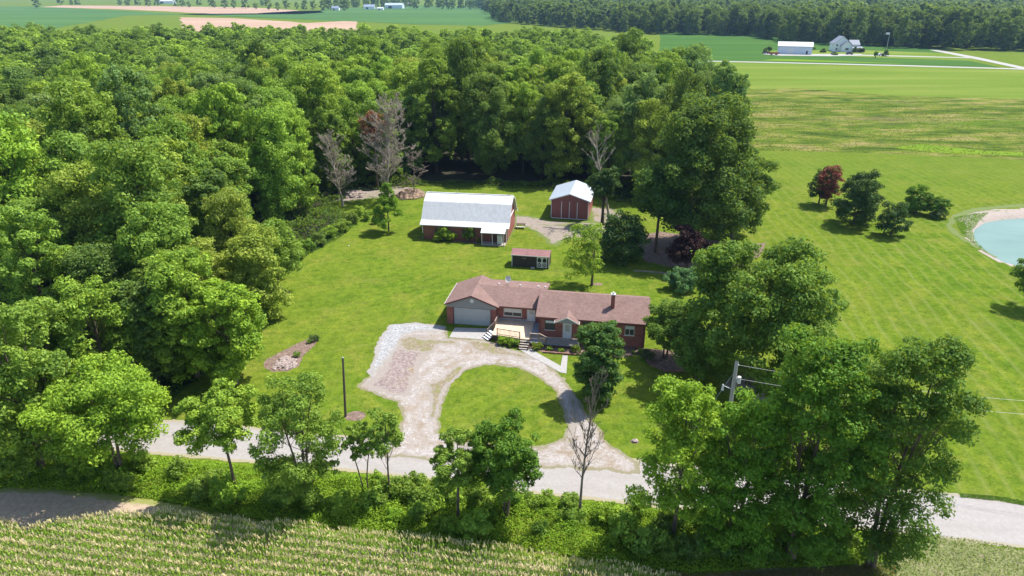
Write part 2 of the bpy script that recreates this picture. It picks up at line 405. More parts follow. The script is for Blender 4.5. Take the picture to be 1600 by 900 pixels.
M['white_siding'] = ribbed('white_lap_siding', (.72, .74, .76), 2, .15, .5, 0, .04)
M['blue_metal'] = ribbed('pale_blue_steel', (.56, .62, .70), 0, .9, .5, 0, .06)
M['garage_door'] = mat_plain('garage_door_paint', (.40, .41, .41), .45, .05, 2)
M['white'] = mat_plain('white_paint', (.66, .66, .66), .5, .05, 3)
M['cream_trim'] = mat_plain('cream_trim', (.60, .57, .52), .5, .07, 3)
M['fascia'] = mat_plain('fascia_brown', (.12, .05, .045), .6, .1, 2)
M['deck'] = ribbed('deck_boards', (.58, .44, .31), 1, .14, .75, 0, .14, strength=.4)
M['weathered'] = mat_plain('weathered_wood', (.34, .29, .24), .85, .25, 4, .3)
M['dark_wood'] = mat_plain('dark_stained_wood', (.10, .06, .045), .8, .3, 4, .3)
M['rail'] = mat_plain('stained_rail', (.33, .25, .20), .8, .2, 4)
M['porch'] = mat_plain('grey_porch_boards', (.25, .26, .27), .8, .15, 3)
M['lattice'] = mat_plain('pink_grey_panel', (.42, .34, .30), .8, .2, 3)
M['glass'] = mat_plain('window_glass', (.02, .025, .03), .08, .1, 2)
M['screen'] = mat_plain('bronze_screen', (.055, .06, .05), .35, .15, 2)
M['blind'] = mat_plain('white_blind', (.62, .63, .62), .6, .05, 6)
M['black'] = mat_plain('black_paint', (.015, .015, .017), .4, .2, 3)
M['metal_grey'] = mat_plain('grey_metal', (.42, .43, .44), .4, .1, 3, 0, .4)
M['bark'] = mat_plain('bark', (.13, .095, .065), .9, .35, 3, .6, 0, (1, 1, .25))
M['dark_bark'] = mat_plain('dark_bark', (.06, .045, .033), .9, .35, 3, .6, 0, (1, 1, .25))
M['dead_bark'] = mat_plain('dead_bark', (.36, .30, .235), .9, .3, 2, .4, 0, (1, 1, .3))
M['dead_bark_dark'] = mat_plain('dead_bark_dark', (.21, .165, .13), .9, .35, 2, .4, 0, (1, 1, .3))
M['pole_wood'] = mat_plain('pole_wood', (.10, .075, .06), .9, .2, 2, .3, 0, (1, 1, .1))
M['pole_grey'] = mat_plain('grey_pole_wood', (.42, .41, .39), .85, .15, 2, .3, 0, (1, 1, .1))
M['wire'] = mat_plain('aluminium_wire', (.60, .60, .58), .4, .05, 2)
M['dark_wire'] = mat_plain('dark_cable', (.06, .06, .06), .5, .05, 2)
M['rock'] = mat_plain('garden_rock', (.33, .26, .23), .85, .25, 2.5, .5)
M['edging'] = mat_plain('red_edging_block', (.26, .13, .10), .85, .25, 2.5, .5)
M['straw'] = mat_plain('straw_mulch', (.27, .185, .125), .95, .3, 2.5, .8)
M['log'] = mat_plain('log_wood', (.30, .24, .20), .9, .3, 2.5, .5)
M['car_white'] = mat_plain('white_car_paint', (.75, .76, .78), .25, .03)
M['car_dark'] = mat_plain('dark_car_paint', (.03, .035, .045), .25, .1)
M['trailer_red'] = mat_plain('red_trailer_paint', (.30, .06, .05), .4, .1)

def leaf_mat(name, trans=.38, var=1.0, brown=0.0):
    m = bpy.data.materials.new(name); m.use_nodes = True; t = m.node_tree
    for n in list(t.nodes): t.nodes.remove(n)
    out = t.nodes.new('ShaderNodeOutputMaterial')
    oi = t.nodes.new('ShaderNodeObjectInfo'); lv = attr(t, 'lv')
    c = oi.outputs['Color']
    hs = t.nodes.new('ShaderNodeHueSaturation'); t.links.new(c, hs.inputs['Color'])
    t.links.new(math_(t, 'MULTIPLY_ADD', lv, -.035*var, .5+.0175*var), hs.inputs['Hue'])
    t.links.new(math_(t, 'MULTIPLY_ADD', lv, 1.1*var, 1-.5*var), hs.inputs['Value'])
    col = hs.outputs[0]
    # broad tint drift through the wood
    geo = t.nodes.new('ShaderNodeNewGeometry')
    nn = t.nodes.new('ShaderNodeTexNoise'); nn.inputs['Scale'].default_value = .22; nn.inputs['Detail'].default_value = 2
    t.links.new(geo.outputs['Position'], nn.inputs['Vector'])
    col = mix(t, .35, col, ramp(t, nn.outputs['Fac'], [(.3, (.42, .47, .45)), (.7, (.62, .57, .45))]), 'OVERLAY')
    d = t.nodes.new('ShaderNodeBsdfDiffuse'); t.links.new(col, d.inputs['Color'])
    tr = t.nodes.new('ShaderNodeBsdfTranslucent')
    t.links.new(mix(t, .55, col, (.42, .54, .04)) if brown == 0 else col, tr.inputs['Color'])
    m1 = t.nodes.new('ShaderNodeMixShader'); m1.inputs[0].default_value = trans
    t.links.new(d.outputs[0], m1.inputs[1]); t.links.new(tr.outputs[0], m1.inputs[2])
    gl = t.nodes.new('ShaderNodeBsdfGlossy'); gl.inputs['Roughness'].default_value = .6; gl.inputs['Color'].default_value = (.8, .9, .6, 1)
    m2 = t.nodes.new('ShaderNodeMixShader'); m2.inputs[0].default_value = .02
    t.links.new(m1.outputs[0], m2.inputs[1]); t.links.new(gl.outputs[0], m2.inputs[2])
    t.links.new(m2.outputs[0], out.inputs['Surface'])
    return m
M['leaf'] = leaf_mat('foliage')
M['needle'] = leaf_mat('needles', .12)
M['dead_leaf'] = leaf_mat('red_foliage', .2, .8, 1.0)

# ------------------------------------------------------------------ the ground and its sheets
def sheet(name, poly, cell, z, mat, amp=.3, fs=.6, holes=(), seed=1, kind='structure'):
    P = np.array(poly); x0, y0 = P.min(0)-amp*2; x1, y1 = P.max(0)+amp*2
    nx = int((x1-x0)/cell)+2; ny = int((y1-y0)/cell)+2
    X, Y = np.meshgrid(x0+np.arange(nx)*cell, y0+np.arange(ny)*cell)
    def field(X, Y):
        d = sdf(X, Y, poly)
        for h in holes: d = np.maximum(d, -sdf(X, Y, h))
        return d + amp*2*(fbm(X*fs, Y*fs, seed, 5)-.47)
    D = field(X, Y)
    Dc = (D[:-1, :-1]+D[1:, :-1]+D[:-1, 1:]+D[1:, 1:])/4
    iy, ix = np.nonzero(Dc < 0)
    idx = lambda a, b: a*nx+b
    F = np.stack([idx(iy, ix), idx(iy, ix+1), idx(iy+1, ix+1), idx(iy+1, ix)], 1)
    used, inv = np.unique(F, return_inverse=True); F = inv.reshape(F.shape)
    V = np.stack([X.ravel()[used], Y.ravel()[used], np.full(len(used), z)], 1)
    me = np_mesh(name, V, F, [mat], attrs=[('edge', 'POINT', -D.ravel()[used])])
    o = link(name, me)
    if kind: tag(o, kind=kind)
    return o
def polysheet(name, poly, z, mat, step=8, amp=1.0, seed=1):
    pts = []
    n = len(poly)
    for i in range(n):
        a = Vector(poly[i]); b = Vector(poly[(i+1) % n]); L = (b-a).length; k = max(1, int(L/step))
        nrm = Vector((-(b-a).y, (b-a).x)).normalized()
        for j in range(k):
            p = a.lerp(b, j/k); q = mn.noise(Vector((p.x*.13, p.y*.13, seed)))*amp + mn.noise(Vector((p.x*.02, p.y*.02, seed+5)))*amp*2
            pts.append((p.x+nrm.x*q, p.y+nrm.y*q, z))
    me = bpy.data.meshes.new(name); me.from_pydata(pts, [], [tuple(range(len(pts)))])
    me.materials.append(mat); me.update()
    a = me.attributes.new('edge', 'FLOAT', 'POINT'); a.data.foreach_set('value', [9.0]*len(pts))
    return tag(link(name, me), kind='structure')

POND = GP([(1522,368),(1524,356),(1540,345),(1570,340),(1600,338),(1650,336),(1720,345),(1740,375),(1700,410),(1650,424),(1600,415),(1570,406),(1548,394),(1530,380)])
def ground():
    xs = np.concatenate([[-9000,-5000,-2500,-1200,-600,-300,-150,-80,-40,0,30,55], np.arange(68, 132, .8), [140,160,220,300,450,800,1500,3000,6000,9000]])
    ys = np.concatenate([[-400,-100,0,20,40,60,75], np.arange(86, 142, .8), [150,170,200,260,350,500,800,1300,2200,4000,7000,12000]])
    X, Y = np.meshgrid(xs, ys)
    D = sdf(X, Y, POND)
    Z = np.where(D < 2.0, np.clip((D-1.0)*.45, -1.6, 0), 0)
    rim = np.exp(-((D-4.5)/2.0)**2)*.0
    nx = len(xs); iy, ix = np.meshgrid(np.arange(len(ys)-1), np.arange(nx-1), indexing='ij'); iy = iy.ravel(); ix = ix.ravel()
    F = np.stack([iy*nx+ix, iy*nx+ix+1, (iy+1)*nx+ix+1, (iy+1)*nx+ix], 1)
    me = np_mesh('ground', np.stack([X.ravel(), Y.ravel(), (Z+rim).ravel()], 1), F, [M['lawn'], M['bank']], True)
    # clay where the ground dips to the water
    cx = (X[:-1,:-1]+X[1:,1:])/2; cy = (Y[:-1,:-1]+Y[1:,1:])/2
    Dc = sdf(cx, cy, POND) + 1.6*(fbm(cx*.3, cy*.3, 4)-.5)
    wide = (cy > 117) & (cx > 84)
    mi = np.where(Dc < np.where(wide, 5.0, 1.6), 1, 0).ravel()
    me.polygons.foreach_set('material_index', mi.astype(np.int32))
    a = me.attributes.new('edge', 'FLOAT', 'POINT'); a.data.foreach_set('value', np.full(X.size, 9.0, dtype=np.float32))
    tag(link('ground', me), kind='structure')
ground()
def water():
    m, t, b = new_mat('milky_pond_water')
    b.inputs['Base Color'].default_value = (.26, .40, .385, 1); b.inputs['Roughness'].default_value = .25; b.inputs['Specular IOR Level'].default_value = .18
    c = ramp(t, noise(t, coords(t, (.4, 1, 1)), .12, 4), [(.3, (.105, .17, .13)), (.7, (.155, .235, .19))])
    t.links.new(c, b.inputs['Base Color'])
    bump(t, b, noise(t, coords(t, (1, 1, 1)), 2.4, 3), .12, .03)
    P = np.array(POND); c0 = P.mean(0); pts = [tuple(c0+(p-c0)*1.16)+(-.42,) for p in P]
    me = bpy.data.meshes.new('pond_water'); me.from_pydata(pts, [], [tuple(range(len(pts)))]); me.materials.append(m); me.update()
    tag(link('pond_water', me), kind='structure')
water()
# thin worn bank track round the pond's left side
sheet('pond_bank', GP([(1476,352),(1492,334),(1520,326),(1560,321),(1600,318),(1660,316),(1660,322),(1600,323),(1560,326),(1524,331),(1500,340),(1488,354),(1500,366),(1524,382),(1560,402),(1556,404),(1518,384),(1488,366)]), .35, .012, M['bank'], .5, .35, seed=9)

# road: both edges measured, straight but for a slow bend
roadN = GP([(-200,652),(40,655),(270,656),(544,681),(990,716),(1540,776),(1600,784),(1900,830)])
roadS = GP([(-200,690),(40,692),(256,712),(544,737),(840,772),(1040,794),(1596,857),(1900,895)])
sheet('road', roadN + roadS[::-1], .14, .008, M['road'], .22, .8, seed=3)
DRV = GP([(608,700),(624,672),(628,648),(622,628),(600,622),(572,612),(560,604),(578,585),(590,545),(604,515),(622,506),(660,505),(700,511),(702,527),(765,531),(775,540),(800,545),(830,552),(850,562),(870,580),(884,592),(905,625),(930,662),(958,698),(1000,722),(1000,740),(600,715)])
ISL = GP([(685,655),(690,633),(707,599),(722,584),(740,574),(773,569),(807,575),(840,590),(867,613),(883,647),(887,668),(878,686),(850,697),(780,694),(720,688),(688,676)])
sheet('driveway', DRV, .11, .012, M['driveway'], .5, .95, [ISL], seed=5)
sheet('driveway_gravel_strip', GP([(608,508),(650,504),(696,511),(696,517),(655,518),(634,524),(616,548),(596,572),(582,592),(576,580),(586,548),(596,522)]), .10, .018, M['white_gravel'], .45, .9, seed=6)
sheet('driveway_red_gravel', GP([(634,526),(668,524),(690,535),(668,556),(652,596),(642,620),(618,621),(590,616),(564,604),(584,588),(614,552)]), .11, .016, M['red_gravel'], 1.1, .5, seed=8)
sheet('worn_patch', GP([(624,530),(640,524),(672,528),(700,530),(720,534),(716,541),(690,540),(668,552),(650,551),(628,545)]), .1, .022, M['worn'], .7, .8, seed=61)
sheet('worn_patch', GP([(726,532),(762,533),(790,545),(840,560),(836,566),(800,557),(768,554),(742,546)]), .1, .022, M['worn'], .6, .8, seed=62)
sheet('worn_patch', GP([(668,600),(690,590),(712,572),(730,568),(716,588),(700,602),(690,630),(680,655),(668,660),(672,630)]), .1, .022, M['worn'], .5, .9, seed=63)
sheet('worn_patch', GP([(886,600),(900,622),(905,655),(896,690),(884,696),(892,660),(890,630)]), .1, .022, M['worn'], .5, .9, seed=64)
# concrete: apron and walk
def slabsheet(name, poly, z0, z1, mat):
    b = MB(); n = len(poly)
    b.add([(p[0], p[1], z0) for p in poly]+[(p[0], p[1], z1) for p in poly], [tuple(range(n, 2*n))]+[(i, (i+1) % n, n+(i+1) % n, n+i) for i in range(n)])
    o = b.build(name, mat); a = o.data.attributes.new('edge', 'FLOAT', 'POINT'); a.data.foreach_set('value', [9.0]*len(o.data.vertices))
    return tag(o, kind='structure')
slabsheet('driveway_apron', GP([(702,527),(711,512),(776,514),(772,528),(760,531)]), -.02, .03, M['concrete'])
slabsheet('garden_path', GP([(808,544),(828,544),(842,553),(876,572),(879,556),(887,556),(885,584),(875,582),(850,568),(822,553)])[::-1], -.02, .04, M['concrete'])
# bare and worn places
sheet('dirt_yard', GP([(800,330),(812,336),(848,342),(862,345),(918,346),(945,348),(962,352),(955,368),(925,376),(892,374),(868,384),(852,383),(847,373),(832,362),(812,352),(800,372),(792,384),(786,383),(800,352)]), .22, .012, M['dirt'], .9, .25, seed=11)
sheet('shade_dirt', GP([(990,372),(1030,362),(1090,368),(1150,385),(1195,380),(1190,400),(1150,418),(1080,424),(1005,408)]), .22, .012, M['mulch'], .9, .3, seed=12)
sheet('worn_ground', GP([(918,322),(962,326),(985,345),(950,352),(922,346)]), .22, .016, M['dirt'], .6, .4, seed=13)
sheet('mound_ground', GP([(508,300),(560,292),(640,290),(668,300),(660,312),(600,308),(540,316),(512,314)]), .25, .012, M['dirt'], .8, .4, seed=14)
sheet('barn_bed', GP([(656,372),(700,376),(752,382),(750,377),(700,371),(660,367)]), .12, .014, M['mulch'], .35, .8, seed=15)
sheet('rock_bed', GP([(412,572),(416,562),(438,550),(462,538),(484,528),(500,530),(488,542),(474,556),(466,572),(450,581),(425,581)]), .1, .012, M['mulch'], .25, .8, seed=16)
sheet('garden_bed', GP([(772,540),(826,543),(832,545),(850,551),(905,556),(960,560),(1012,552),(1012,545),(905,536),(830,530),(775,522)]), .1, .014, M['mulch'], .15, .9, seed=17)
sheet('tree_bed', GP([(1005,545),(1050,548),(1085,565),(1075,580),(1040,580),(1012,568)]), .12, .014, M['mulch'], .3, .7, seed=18)
sheet('verge_patch', GP([(1120,590),(1160,585),(1215,590),(1240,620),(1215,640),(1170,625),(1130,612)]), .15, .012, M['dirt'], .5, .5, seed=19)
for nm, px, py, r in (('pole_ring', 556, 650, 1.1), ('stump_ring', 443, 459, .9), ('boulder_ring', 992, 690, .45), ('trunk_ring', 934, 444, .7)):
    c = G(px, py); sheet(nm, [(c[0]+r*math.cos(a*.5236), c[1]+r*.8*math.sin(a*.5236)) for a in range(12)], .08, .015, M['mulch'], .15, 1.2, seed=int(px))
# field soil in front, under the corn
sheet('field_soil', GP([(-200,750),(0,762),(120,765),(240,782),(340,802),(440,822),(560,836),(700,850),(830,866),(950,880),(1040,900),(1100,980),(600,1000),(-300,1000)]), .22, .010, M['field_dirt'], .5, .4, seed=21)
sheet('dry_verge', GP([(1380,842),(1450,838),(1540,850),(1620,862),(1700,880),(1700,1000),(1000,1000),(1040,905),(1200,890),(1330,880)]), .2, .011, M['dry_grass'], .5, .4, seed=22)
# wood floor
WOOD = GP([(-600,640),(30,640),(240,630),(300,600),(360,560),(400,480),(436,430),(480,395),(530,368),(556,345),(520,318),(560,296),(660,288),(860,292),(960,312),(1050,335),(1100,330),(1130,300)]) + [(50,150),(59,175),(63,200),(65,250),(62,330),(50,400),(10,430),(-140,465),(-320,460),(-500,420),(-420,200)]
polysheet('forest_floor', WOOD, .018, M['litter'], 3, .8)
# fields to the right and far behind
polysheet('meadow', GP([(1120,232),(1190,236),(1400,241),(1600,249),(1900,262),(2200,275),(2200,140),(1600,155),(1400,150),(1250,138),(1120,140)]), .03, M['meadow'], 4, .8, 3)
polysheet('pasture', GP([(1120,141),(1250,139),(1400,151),(1600,156),(2200,142),(2200,126),(1600,110),(1400,104),(1200,99),(1060,96)]), .025, M['pasture'], 8, .8, 4)
polysheet('green_patch', GP([(1395,231),(1440,225),(1540,236),(1600,238),(1600,244),(1480,240)]), .045, M['soy_yel'], 5, 1, 6)
polysheet('farm_track', GP([(1060,95.4),(1200,98.2),(1400,103.2),(1600,109),(2000,120),(2000,118),(1600,107.2),(1400,101.6),(1200,96.8),(1060,94)]), .06, M['farm_lane'], 10, .3, 5)
polysheet('bean_field', GP([(1030,93.5),(1200,96.4),(1400,101.2),(1560,105.6),(1500,92),(1470,76),(1300,66),(1225,60),(1187,52),(1056,49),(1030,50)]), .04, M['soy'], 12, 1, 7)
polysheet('farm_yard', GP([(1192,82),(1272,84.5),(1345,84.5),(1352,87),(1300,88),(1215,87.2),(1190,85)]), .07, M['farm_lane'], 8, .6, 8)
polysheet('farm_driveway', GP([(1340,85.4),(1520,90),(1540,91.5),(1520,91.2),(1340,87)]), .075, M['farm_lane'], 12, .3, 9)
polysheet('farm_lawn', GP([(1195,79),(1340,78),(1500,84),(1530,95),(1420,92),(1350,89),(1200,81)]), .055, M['pasture'], 10, .8, 10)
polysheet('country_road', GP([(1452,78.0),(1468,78.4),(1530,90),(1600,105),(1700,128),(1700,133),(1600,108.6),(1522,92),(1460,80)]), .08, M['farm_lane'], 20, .2, 11)
polysheet('yellow_field_edge', GP([(1190,94.6),(1260,96.2),(1420,100),(1300,95.2),(1240,92.5),(1210,92)]), .05, M['soy_yel'], 10, 1, 12)
FAR = [('green_field', [(-400,60),(-400,12),(60,10),(280,22),(500,32),(620,36),(780,38),(830,30),(800,20),(700,14),(600,14),(470,22),(200,24),(0,60)], 'far_green'),
       ('tan_field', [(62,11),(100,8.4),(250,9.5),(400,12),(470,16.5),(400,21),(330,21.5),(200,15)], 'far_tan'),
       ('near_tan_field', [(280,27),(360,28.5),(520,38),(520,60),(290,48)], 'far_tan'),
       ('tan_field', [(480,36),(560,32),(560,46),(480,50)], 'far_tan'),
       ('pale_field', [(755,23),(780,17),(815,14),(850,19),(790,27)], 'pasture'),
       ('green_field', [(500,14),(650,8),(860,13),(850,22),(800,30),(760,40),(640,38),(520,32)], 'far_green')]
for i, (n_, p_, m_) in enumerate(FAR): polysheet(n_, GP(p_), .09+.02*i, M[m_], 30, 3, 20+i)

exec_after = []

# ------------------------------------------------------------------ buildings
def rigid(name, px, py, rz, label, cat):
    x, y = G(px, py); return empty(name, (x, y, 0), R(rz), label, cat)
def gable_slabs(mb, u0, u1, v0, vr, v1, ze, zr, zb, t=.16, axis='x'):
    """two roof planes with the ridge along u (axis x) or along v (axis y)"""
    if axis == 'x':
        mb.slab([(u0,v0,ze),(u1,v0,ze),(u1,vr,zr),(u0,vr,zr)], t)
        mb.slab([(u0,vr,zr),(u1,vr,zr),(u1,v1,zb),(u0,v1,zb)], t)
    else:
        mb.slab([(v0,u0,ze),(vr,u0,zr),(vr,u1,zr),(v0,u1,ze)][::-1], t)
        mb.slab([(vr,u0,zr),(v1,u0,zb),(v1,u1,zb),(vr,u1,zr)][::-1], t)
    return mb
def window(parent, u0, u1, v, z0, z1, n=2, frame='cream_trim', blind=0.0, glass='screen', d=.05):
    f = MB(); w_ = .07
    f.box(u0, u1, v-d, v, z0, z0+w_); f.box(u0, u1, v-d, v, z1-w_, z1)
    f.box(u0, u0+w_, v-d, v, z0+w_, z1-w_); f.box(u1-w_, u1, v-d, v, z0+w_, z1-w_)
    for k in range(1, n):
        x = u0+(u1-u0)*k/n; f.box(x-w_/2, x+w_/2, v-d, v, z0+w_, z1-w_)
    root = MB().box(u0+w_, u1-w_, v-.02, v-.005, z0+w_, z1-w_).build('window', M[glass], parent)
    f.build('frame', M[frame], root)
    MB().box(u0-.06, u1+.06, v-d-.05, v-.002, z0-.08, z0-.003).build('sill', M['cream_trim'], root)
    if blind: MB().box(u0+w_+.02, u1-w_-.02, v-.032, v-.022, z1-w_-(z1-z0)*blind, z1-w_-.01).build('blind', M['blind'], root)
    return root
def door(parent, u0, u1, v, z0, z1, glass_part=True):
    d = MB().box(u0, u1, v-.05, v-.003, z0, z1).build('door', M['white'], parent)
    f = MB(); f.box(u0-.09, u0-.003, v-.08, v-.003, z0, z1+.08); f.box(u1+.003, u1+.09, v-.08, v-.003, z0, z1+.08); f.box(u0, u1, v-.08, v-.003, z1+.003, z1+.08)
    f.build('frame', M['cream_trim'], d)
    MB().box(u0+.18, u1-.18, v-.065, v-.052, z0+1.0, z1-.2).build('pane', M['metal_grey'], d)
    MB().box(u1-.12, u1-.07, v-.10, v-.052, z0+.95, z0+1.1).build('handle', M['metal_grey'], d)
    return d

def house():
    h = empty('brick_house', (3.3, 75.1, 0), R(-9.5), 'long single storey red brick house with brown shingle roofs behind the gravel drive', 'house')
    w = MB()
    w.prism([(0, 0), (7.4, 0), (7.4, 3.2), (3.7, 4.82), (0, 3.2)], 'x', 0, 12.9)
    w.prism([(3.2, 0), (8.5, 0), (8.5, 3.72), (5.9, 4.1), (3.2, 2.98)], 'x', -5.82, -.003)
    # garage: walls round the door opening, siding gable on top
    w.prism([(-12.3, 0), (-11.4, 0), (-11.4, 2.5), (-12.3, 2.5)], 'y', 2.5, 2.75)
    w.prism([(-6.55, 0), (-5.8, 0), (-5.8, 2.5), (-6.55, 2.5)], 'y', 2.5, 2.75)
    w.box(-12.3, -12.05, 2.753, 8.6, 0, 2.95); w.box(-5.82, -5.7, 2.75, 3.19, 0, 2.9)
    w.prism([(-12.05, 0), (-5.83, 0), (-5.83, 2.9), (-8.9, 4.05), (-12.05, 2.9)], 'y', 8.35, 8.6)
    w.build('wall', M['brick'], h)
    g = MB(); g.prism([(-12.3, 2.503), (-5.8, 2.503), (-5.8, 2.9), (-8.93, 4.13), (-12.3, 2.9)], 'y', 2.44, 2.7)
    g = g.build('garage_gable', M['grey_siding'], h)
    v = MB(); n = 20
    ring = [(-8.93+.27*math.cos(2*math.pi*i/n), 3.52+.27*math.sin(2*math.pi*i/n)) for i in range(n)]
    v.prism(ring, 'y', 2.39, 2.437); v.build('round_vent', M['white'], g)
    gd = MB(); gd.box(-11.38, -6.57, 2.58, 2.66, .03, 2.45)
    for k in range(1, 4): gd.box(-11.38, -6.57, 2.565, 2.578, .03+k*.605-.012, .03+k*.605+.012)
    gd = gd.build('garage_door', M['garage_door'], h)
    tr = MB(); tr.box(-11.5, -11.39, 2.46, 2.60, 0, 2.44); tr.box(-6.56, -6.45, 2.46, 2.60, 0, 2.44); tr.box(-11.5, -6.45, 2.46, 2.6, 2.443, 2.49); tr.build('frame', M['fascia'], gd)
    MB().box(-9.1, -8.85, 2.53, 2.563, .5, .56).build('handle', M['metal_grey'], gd)
    # roofs
    r = gable_slabs(MB(), -.35, 13.3, -.4, 3.7, 7.8, 3.4, 5.04, 3.4).build('roof', M['shingle'], h)
    f = MB(); f.box(-.35, 13.3, -.46, -.403, 3.2, 3.385); f.box(-.35, 13.3, 7.803, 7.86, 3.2, 3.385)
    for u in (-.39, 13.303):
        for a, b_ in (((-.4, 3.4), (3.7, 5.04)), ((7.8, 3.4), (3.7, 5.04))):
            f.add([(u, a[0], a[1]-.2), (u+.04, a[0], a[1]-.2), (u+.04, b_[0], b_[1]-.2), (u, b_[0], b_[1]-.2), (u, a[0], a[1]-.01), (u+.04, a[0], a[1]-.01), (u+.04, b_[0], b_[1]-.01), (u, b_[0], b_[1]-.01)],
                  [(0,3,2,1),(4,5,6,7),(0,1,5,4),(1,2,6,5),(2,3,7,6),(3,0,4,7)])
    f.build('gutter', M['fascia'], r)
    c = MB(); c.box(8.58, 9.05, 1.7, 2.15, 4.0, 5.95); c = c.build('chimney', M['brick'], r)
    cc = MB(); cc.box(8.52, 9.11, 1.64, 2.21, 5.953, 6.08); cc.cyl((8.82, 1.92), .13, 6.08, 6.3); cc.build('cap', M['cream_trim'], c)
    mid = MB()
    mid.slab([(-5.42, 2.5, 3.06), (.35, 2.5, 3.06), (.35, 5.9, 4.36), (-8.85, 5.9, 4.36)], .16)
    mid.slab([(-8.85, 5.9, 4.36), (.35, 5.9, 4.36), (.35, 8.9, 3.93), (-8.85, 8.9, 3.93)], .16)
    mid = mid.build('roof', M['shingle'], h)
    MB().box(-5.4, -.4, 2.44, 2.497, 2.87, 3.04).build('gutter', M['fascia'], mid); MB().box(-8.8, .35, 8.903, 8.95, 3.76, 3.92).build('gutter', M['fascia'], mid)
    for u in (-6.1, -3.3, -.9, .0): MB().cyl((u, 6.35), .10, 4.2, 4.52, 10).build('roof_vent', M['white'], mid)
    gr = gable_slabs(MB(), 2.05, 8.95, -12.45, -8.93, -5.42, 3.06, 4.44, 3.06, axis='y').build('roof', M['shingle'], h)
    for (a, b_) in (((-12.45, 3.06), (-8.93, 4.44)), ((-5.42, 3.06), (-8.93, 4.44))):
        for (v_, t_) in ((2.0, .045), (8.953, .045)):
            ft = MB(); ft.add([(a[0], v_, a[1]-.2), (b_[0], v_, b_[1]-.2), (b_[0], v_, b_[1]-.01), (a[0], v_, a[1]-.01), (a[0], v_+t_, a[1]-.2), (b_[0], v_+t_, b_[1]-.2), (b_[0], v_+t_, b_[1]-.01), (a[0], v_+t_, a[1]-.01)],
                   [(0,3,2,1),(4,5,6,7),(0,1,5,4),(1,2,6,5),(2,3,7,6),(3,0,4,7)])
            ft.build('barge_board', M['fascia'], gr)
    MB().box(-12.51, -12.453, 2.05, 8.95, 2.86, 3.05).build('gutter', M['cream_trim'], gr)
    # small gable over the front door
    p = gable_slabs(MB(), -1.25, 1.25, 2.05, 3.52, 5.0, 3.22, 3.98, 3.22, .12, axis='y').build('porch_roof', M['shingle'], h)
    pg = MB(); pg.prism([(2.2, 3.12), (4.85, 3.12), (3.52, 3.82)], 'y', -1.15, -.05); pg.build('gable_panel', M['grey_siding'], p)
    pt = MB()
    for s_, e_ in ((2.05, 3.52), (5.0, 3.52)):
        pt.add([(s_, -1.3, 3.09), (e_, -1.3, 3.85), (e_, -1.3, 3.97), (s_, -1.3, 3.21), (s_, -1.253, 3.09), (e_, -1.253, 3.85), (e_, -1.253, 3.97), (s_, -1.253, 3.21)],
               [(0,3,2,1),(4,5,6,7),(0,1,5,4),(1,2,6,5),(2,3,7,6),(3,0,4,7)])
    for u in (2.0, 5.0): pt.box(u, u+.05, -1.25, -.45, 3.02, 3.2)
    pt.build('trim', M['cream_trim'], p)
    # openings
    window(h, -4.95, -2.6, 3.2, 1.45, 2.5, 2, 'cream_trim', .45)
    door(h, -1.85, -.95, 3.2, .92, 2.85)
    window(h, .75, 2.0, 0, 1.55, 2.85, 1, 'screen', .25)
    window(h, 5.4, 8.2, 0, 1.45, 3.0, 1, 'screen', 0, 'screen')
    window(h, 10.45, 11.6, 0, 1.6, 2.85, 2, 'cream_trim', .3)
    door(h, 3.05, 3.98, 0, .52, 2.62)
    rs = MB(); rs.box(-5.6, -1.95, 3.12, 3.197, .9, 1.12); rs.build('ledge', M['metal_grey'], h)
    for u in (.12, 5.35, 12.7):
        ds = MB(); ds.beam((u, -.06, 3.15), (u, -.06, .1), .08); ds.build('downpipe', M['fascia'], h)
    # deck, porch, steps, railings
    dk = MB(); dk.slab([(-5.65, -1.2, .9), (-2.0, -1.75, .9), (-.95, -1.75, .9), (-.95, 3.1, .9), (-5.65, 3.1, .9)], .14); dk = dk.build('deck', M['deck'], h)
    sk = MB()
    sk.box(-5.55, -1.0, -1.0, 3.0, .02, .74); sk.build('skirt', M['dark_wood'], dk)
    cp = MB(); cp.box(-.94, -.003, -.1, 3.1, .1, .88); cp.box(-.003, .003, 0, 0.1, .1, .2); cp.build('side_slab', M['porch'], h)  # grey raised slab filling the gap between deck and right wing
    po = MB(); po.box(-.93, 5.1, -1.75, -.12, .36, .5); po = po.build('porch', M['porch'], h)
    ps = MB(); ps.box(-.85, 5.05, -1.7, -1.64, .03, .355); ps.box(5.0, 5.06, -1.6, -.2, .03, .355); ps.build('skirt', M['dark_wood'], po)
    # four steps to the path
    for k in range(4):
        b = MB(); z = .72-.18*k; v0 = -1.78-.29*k; b.box(-2.02, -.9, v0-.30, v0, z-.05, z); b.box(-2.0, -.92, v0-.003, v0+.03, z-.18, z-.053)
        b.build('step', M['weathered'], dk)
    for q in (-2.06, -.899): MB().box(q, q+.039, -2.95, -1.8, .02, .5).build('stringer', M['dark_wood'], dk)
    # four steps to the concrete apron, running down to the left front
    A = Vector((-5.7, 1.9, 0)); B = Vector((-5.55, -1.1, 0)); d = Vector((-.72, -.69, 0)).normalized()
    B2 = Vector((-5.35, -.9, 0)); A2 = Vector((-5.68, .25, 0))
    side = Vector((.69, -.72, 0)).normalized()
    for k in range(4):
        z = .72-.18*k; p0 = Vector((-5.72, -.15, 0)) + d*(.02+.29*k); b = MB()
        q = [p0-side*.62, p0+side*.62, p0+side*.62+d*.30, p0-side*.62+d*.30]
        b.slab([(p.x, p.y, z) for p in q], .05); b.build('step', M['white'], dk)
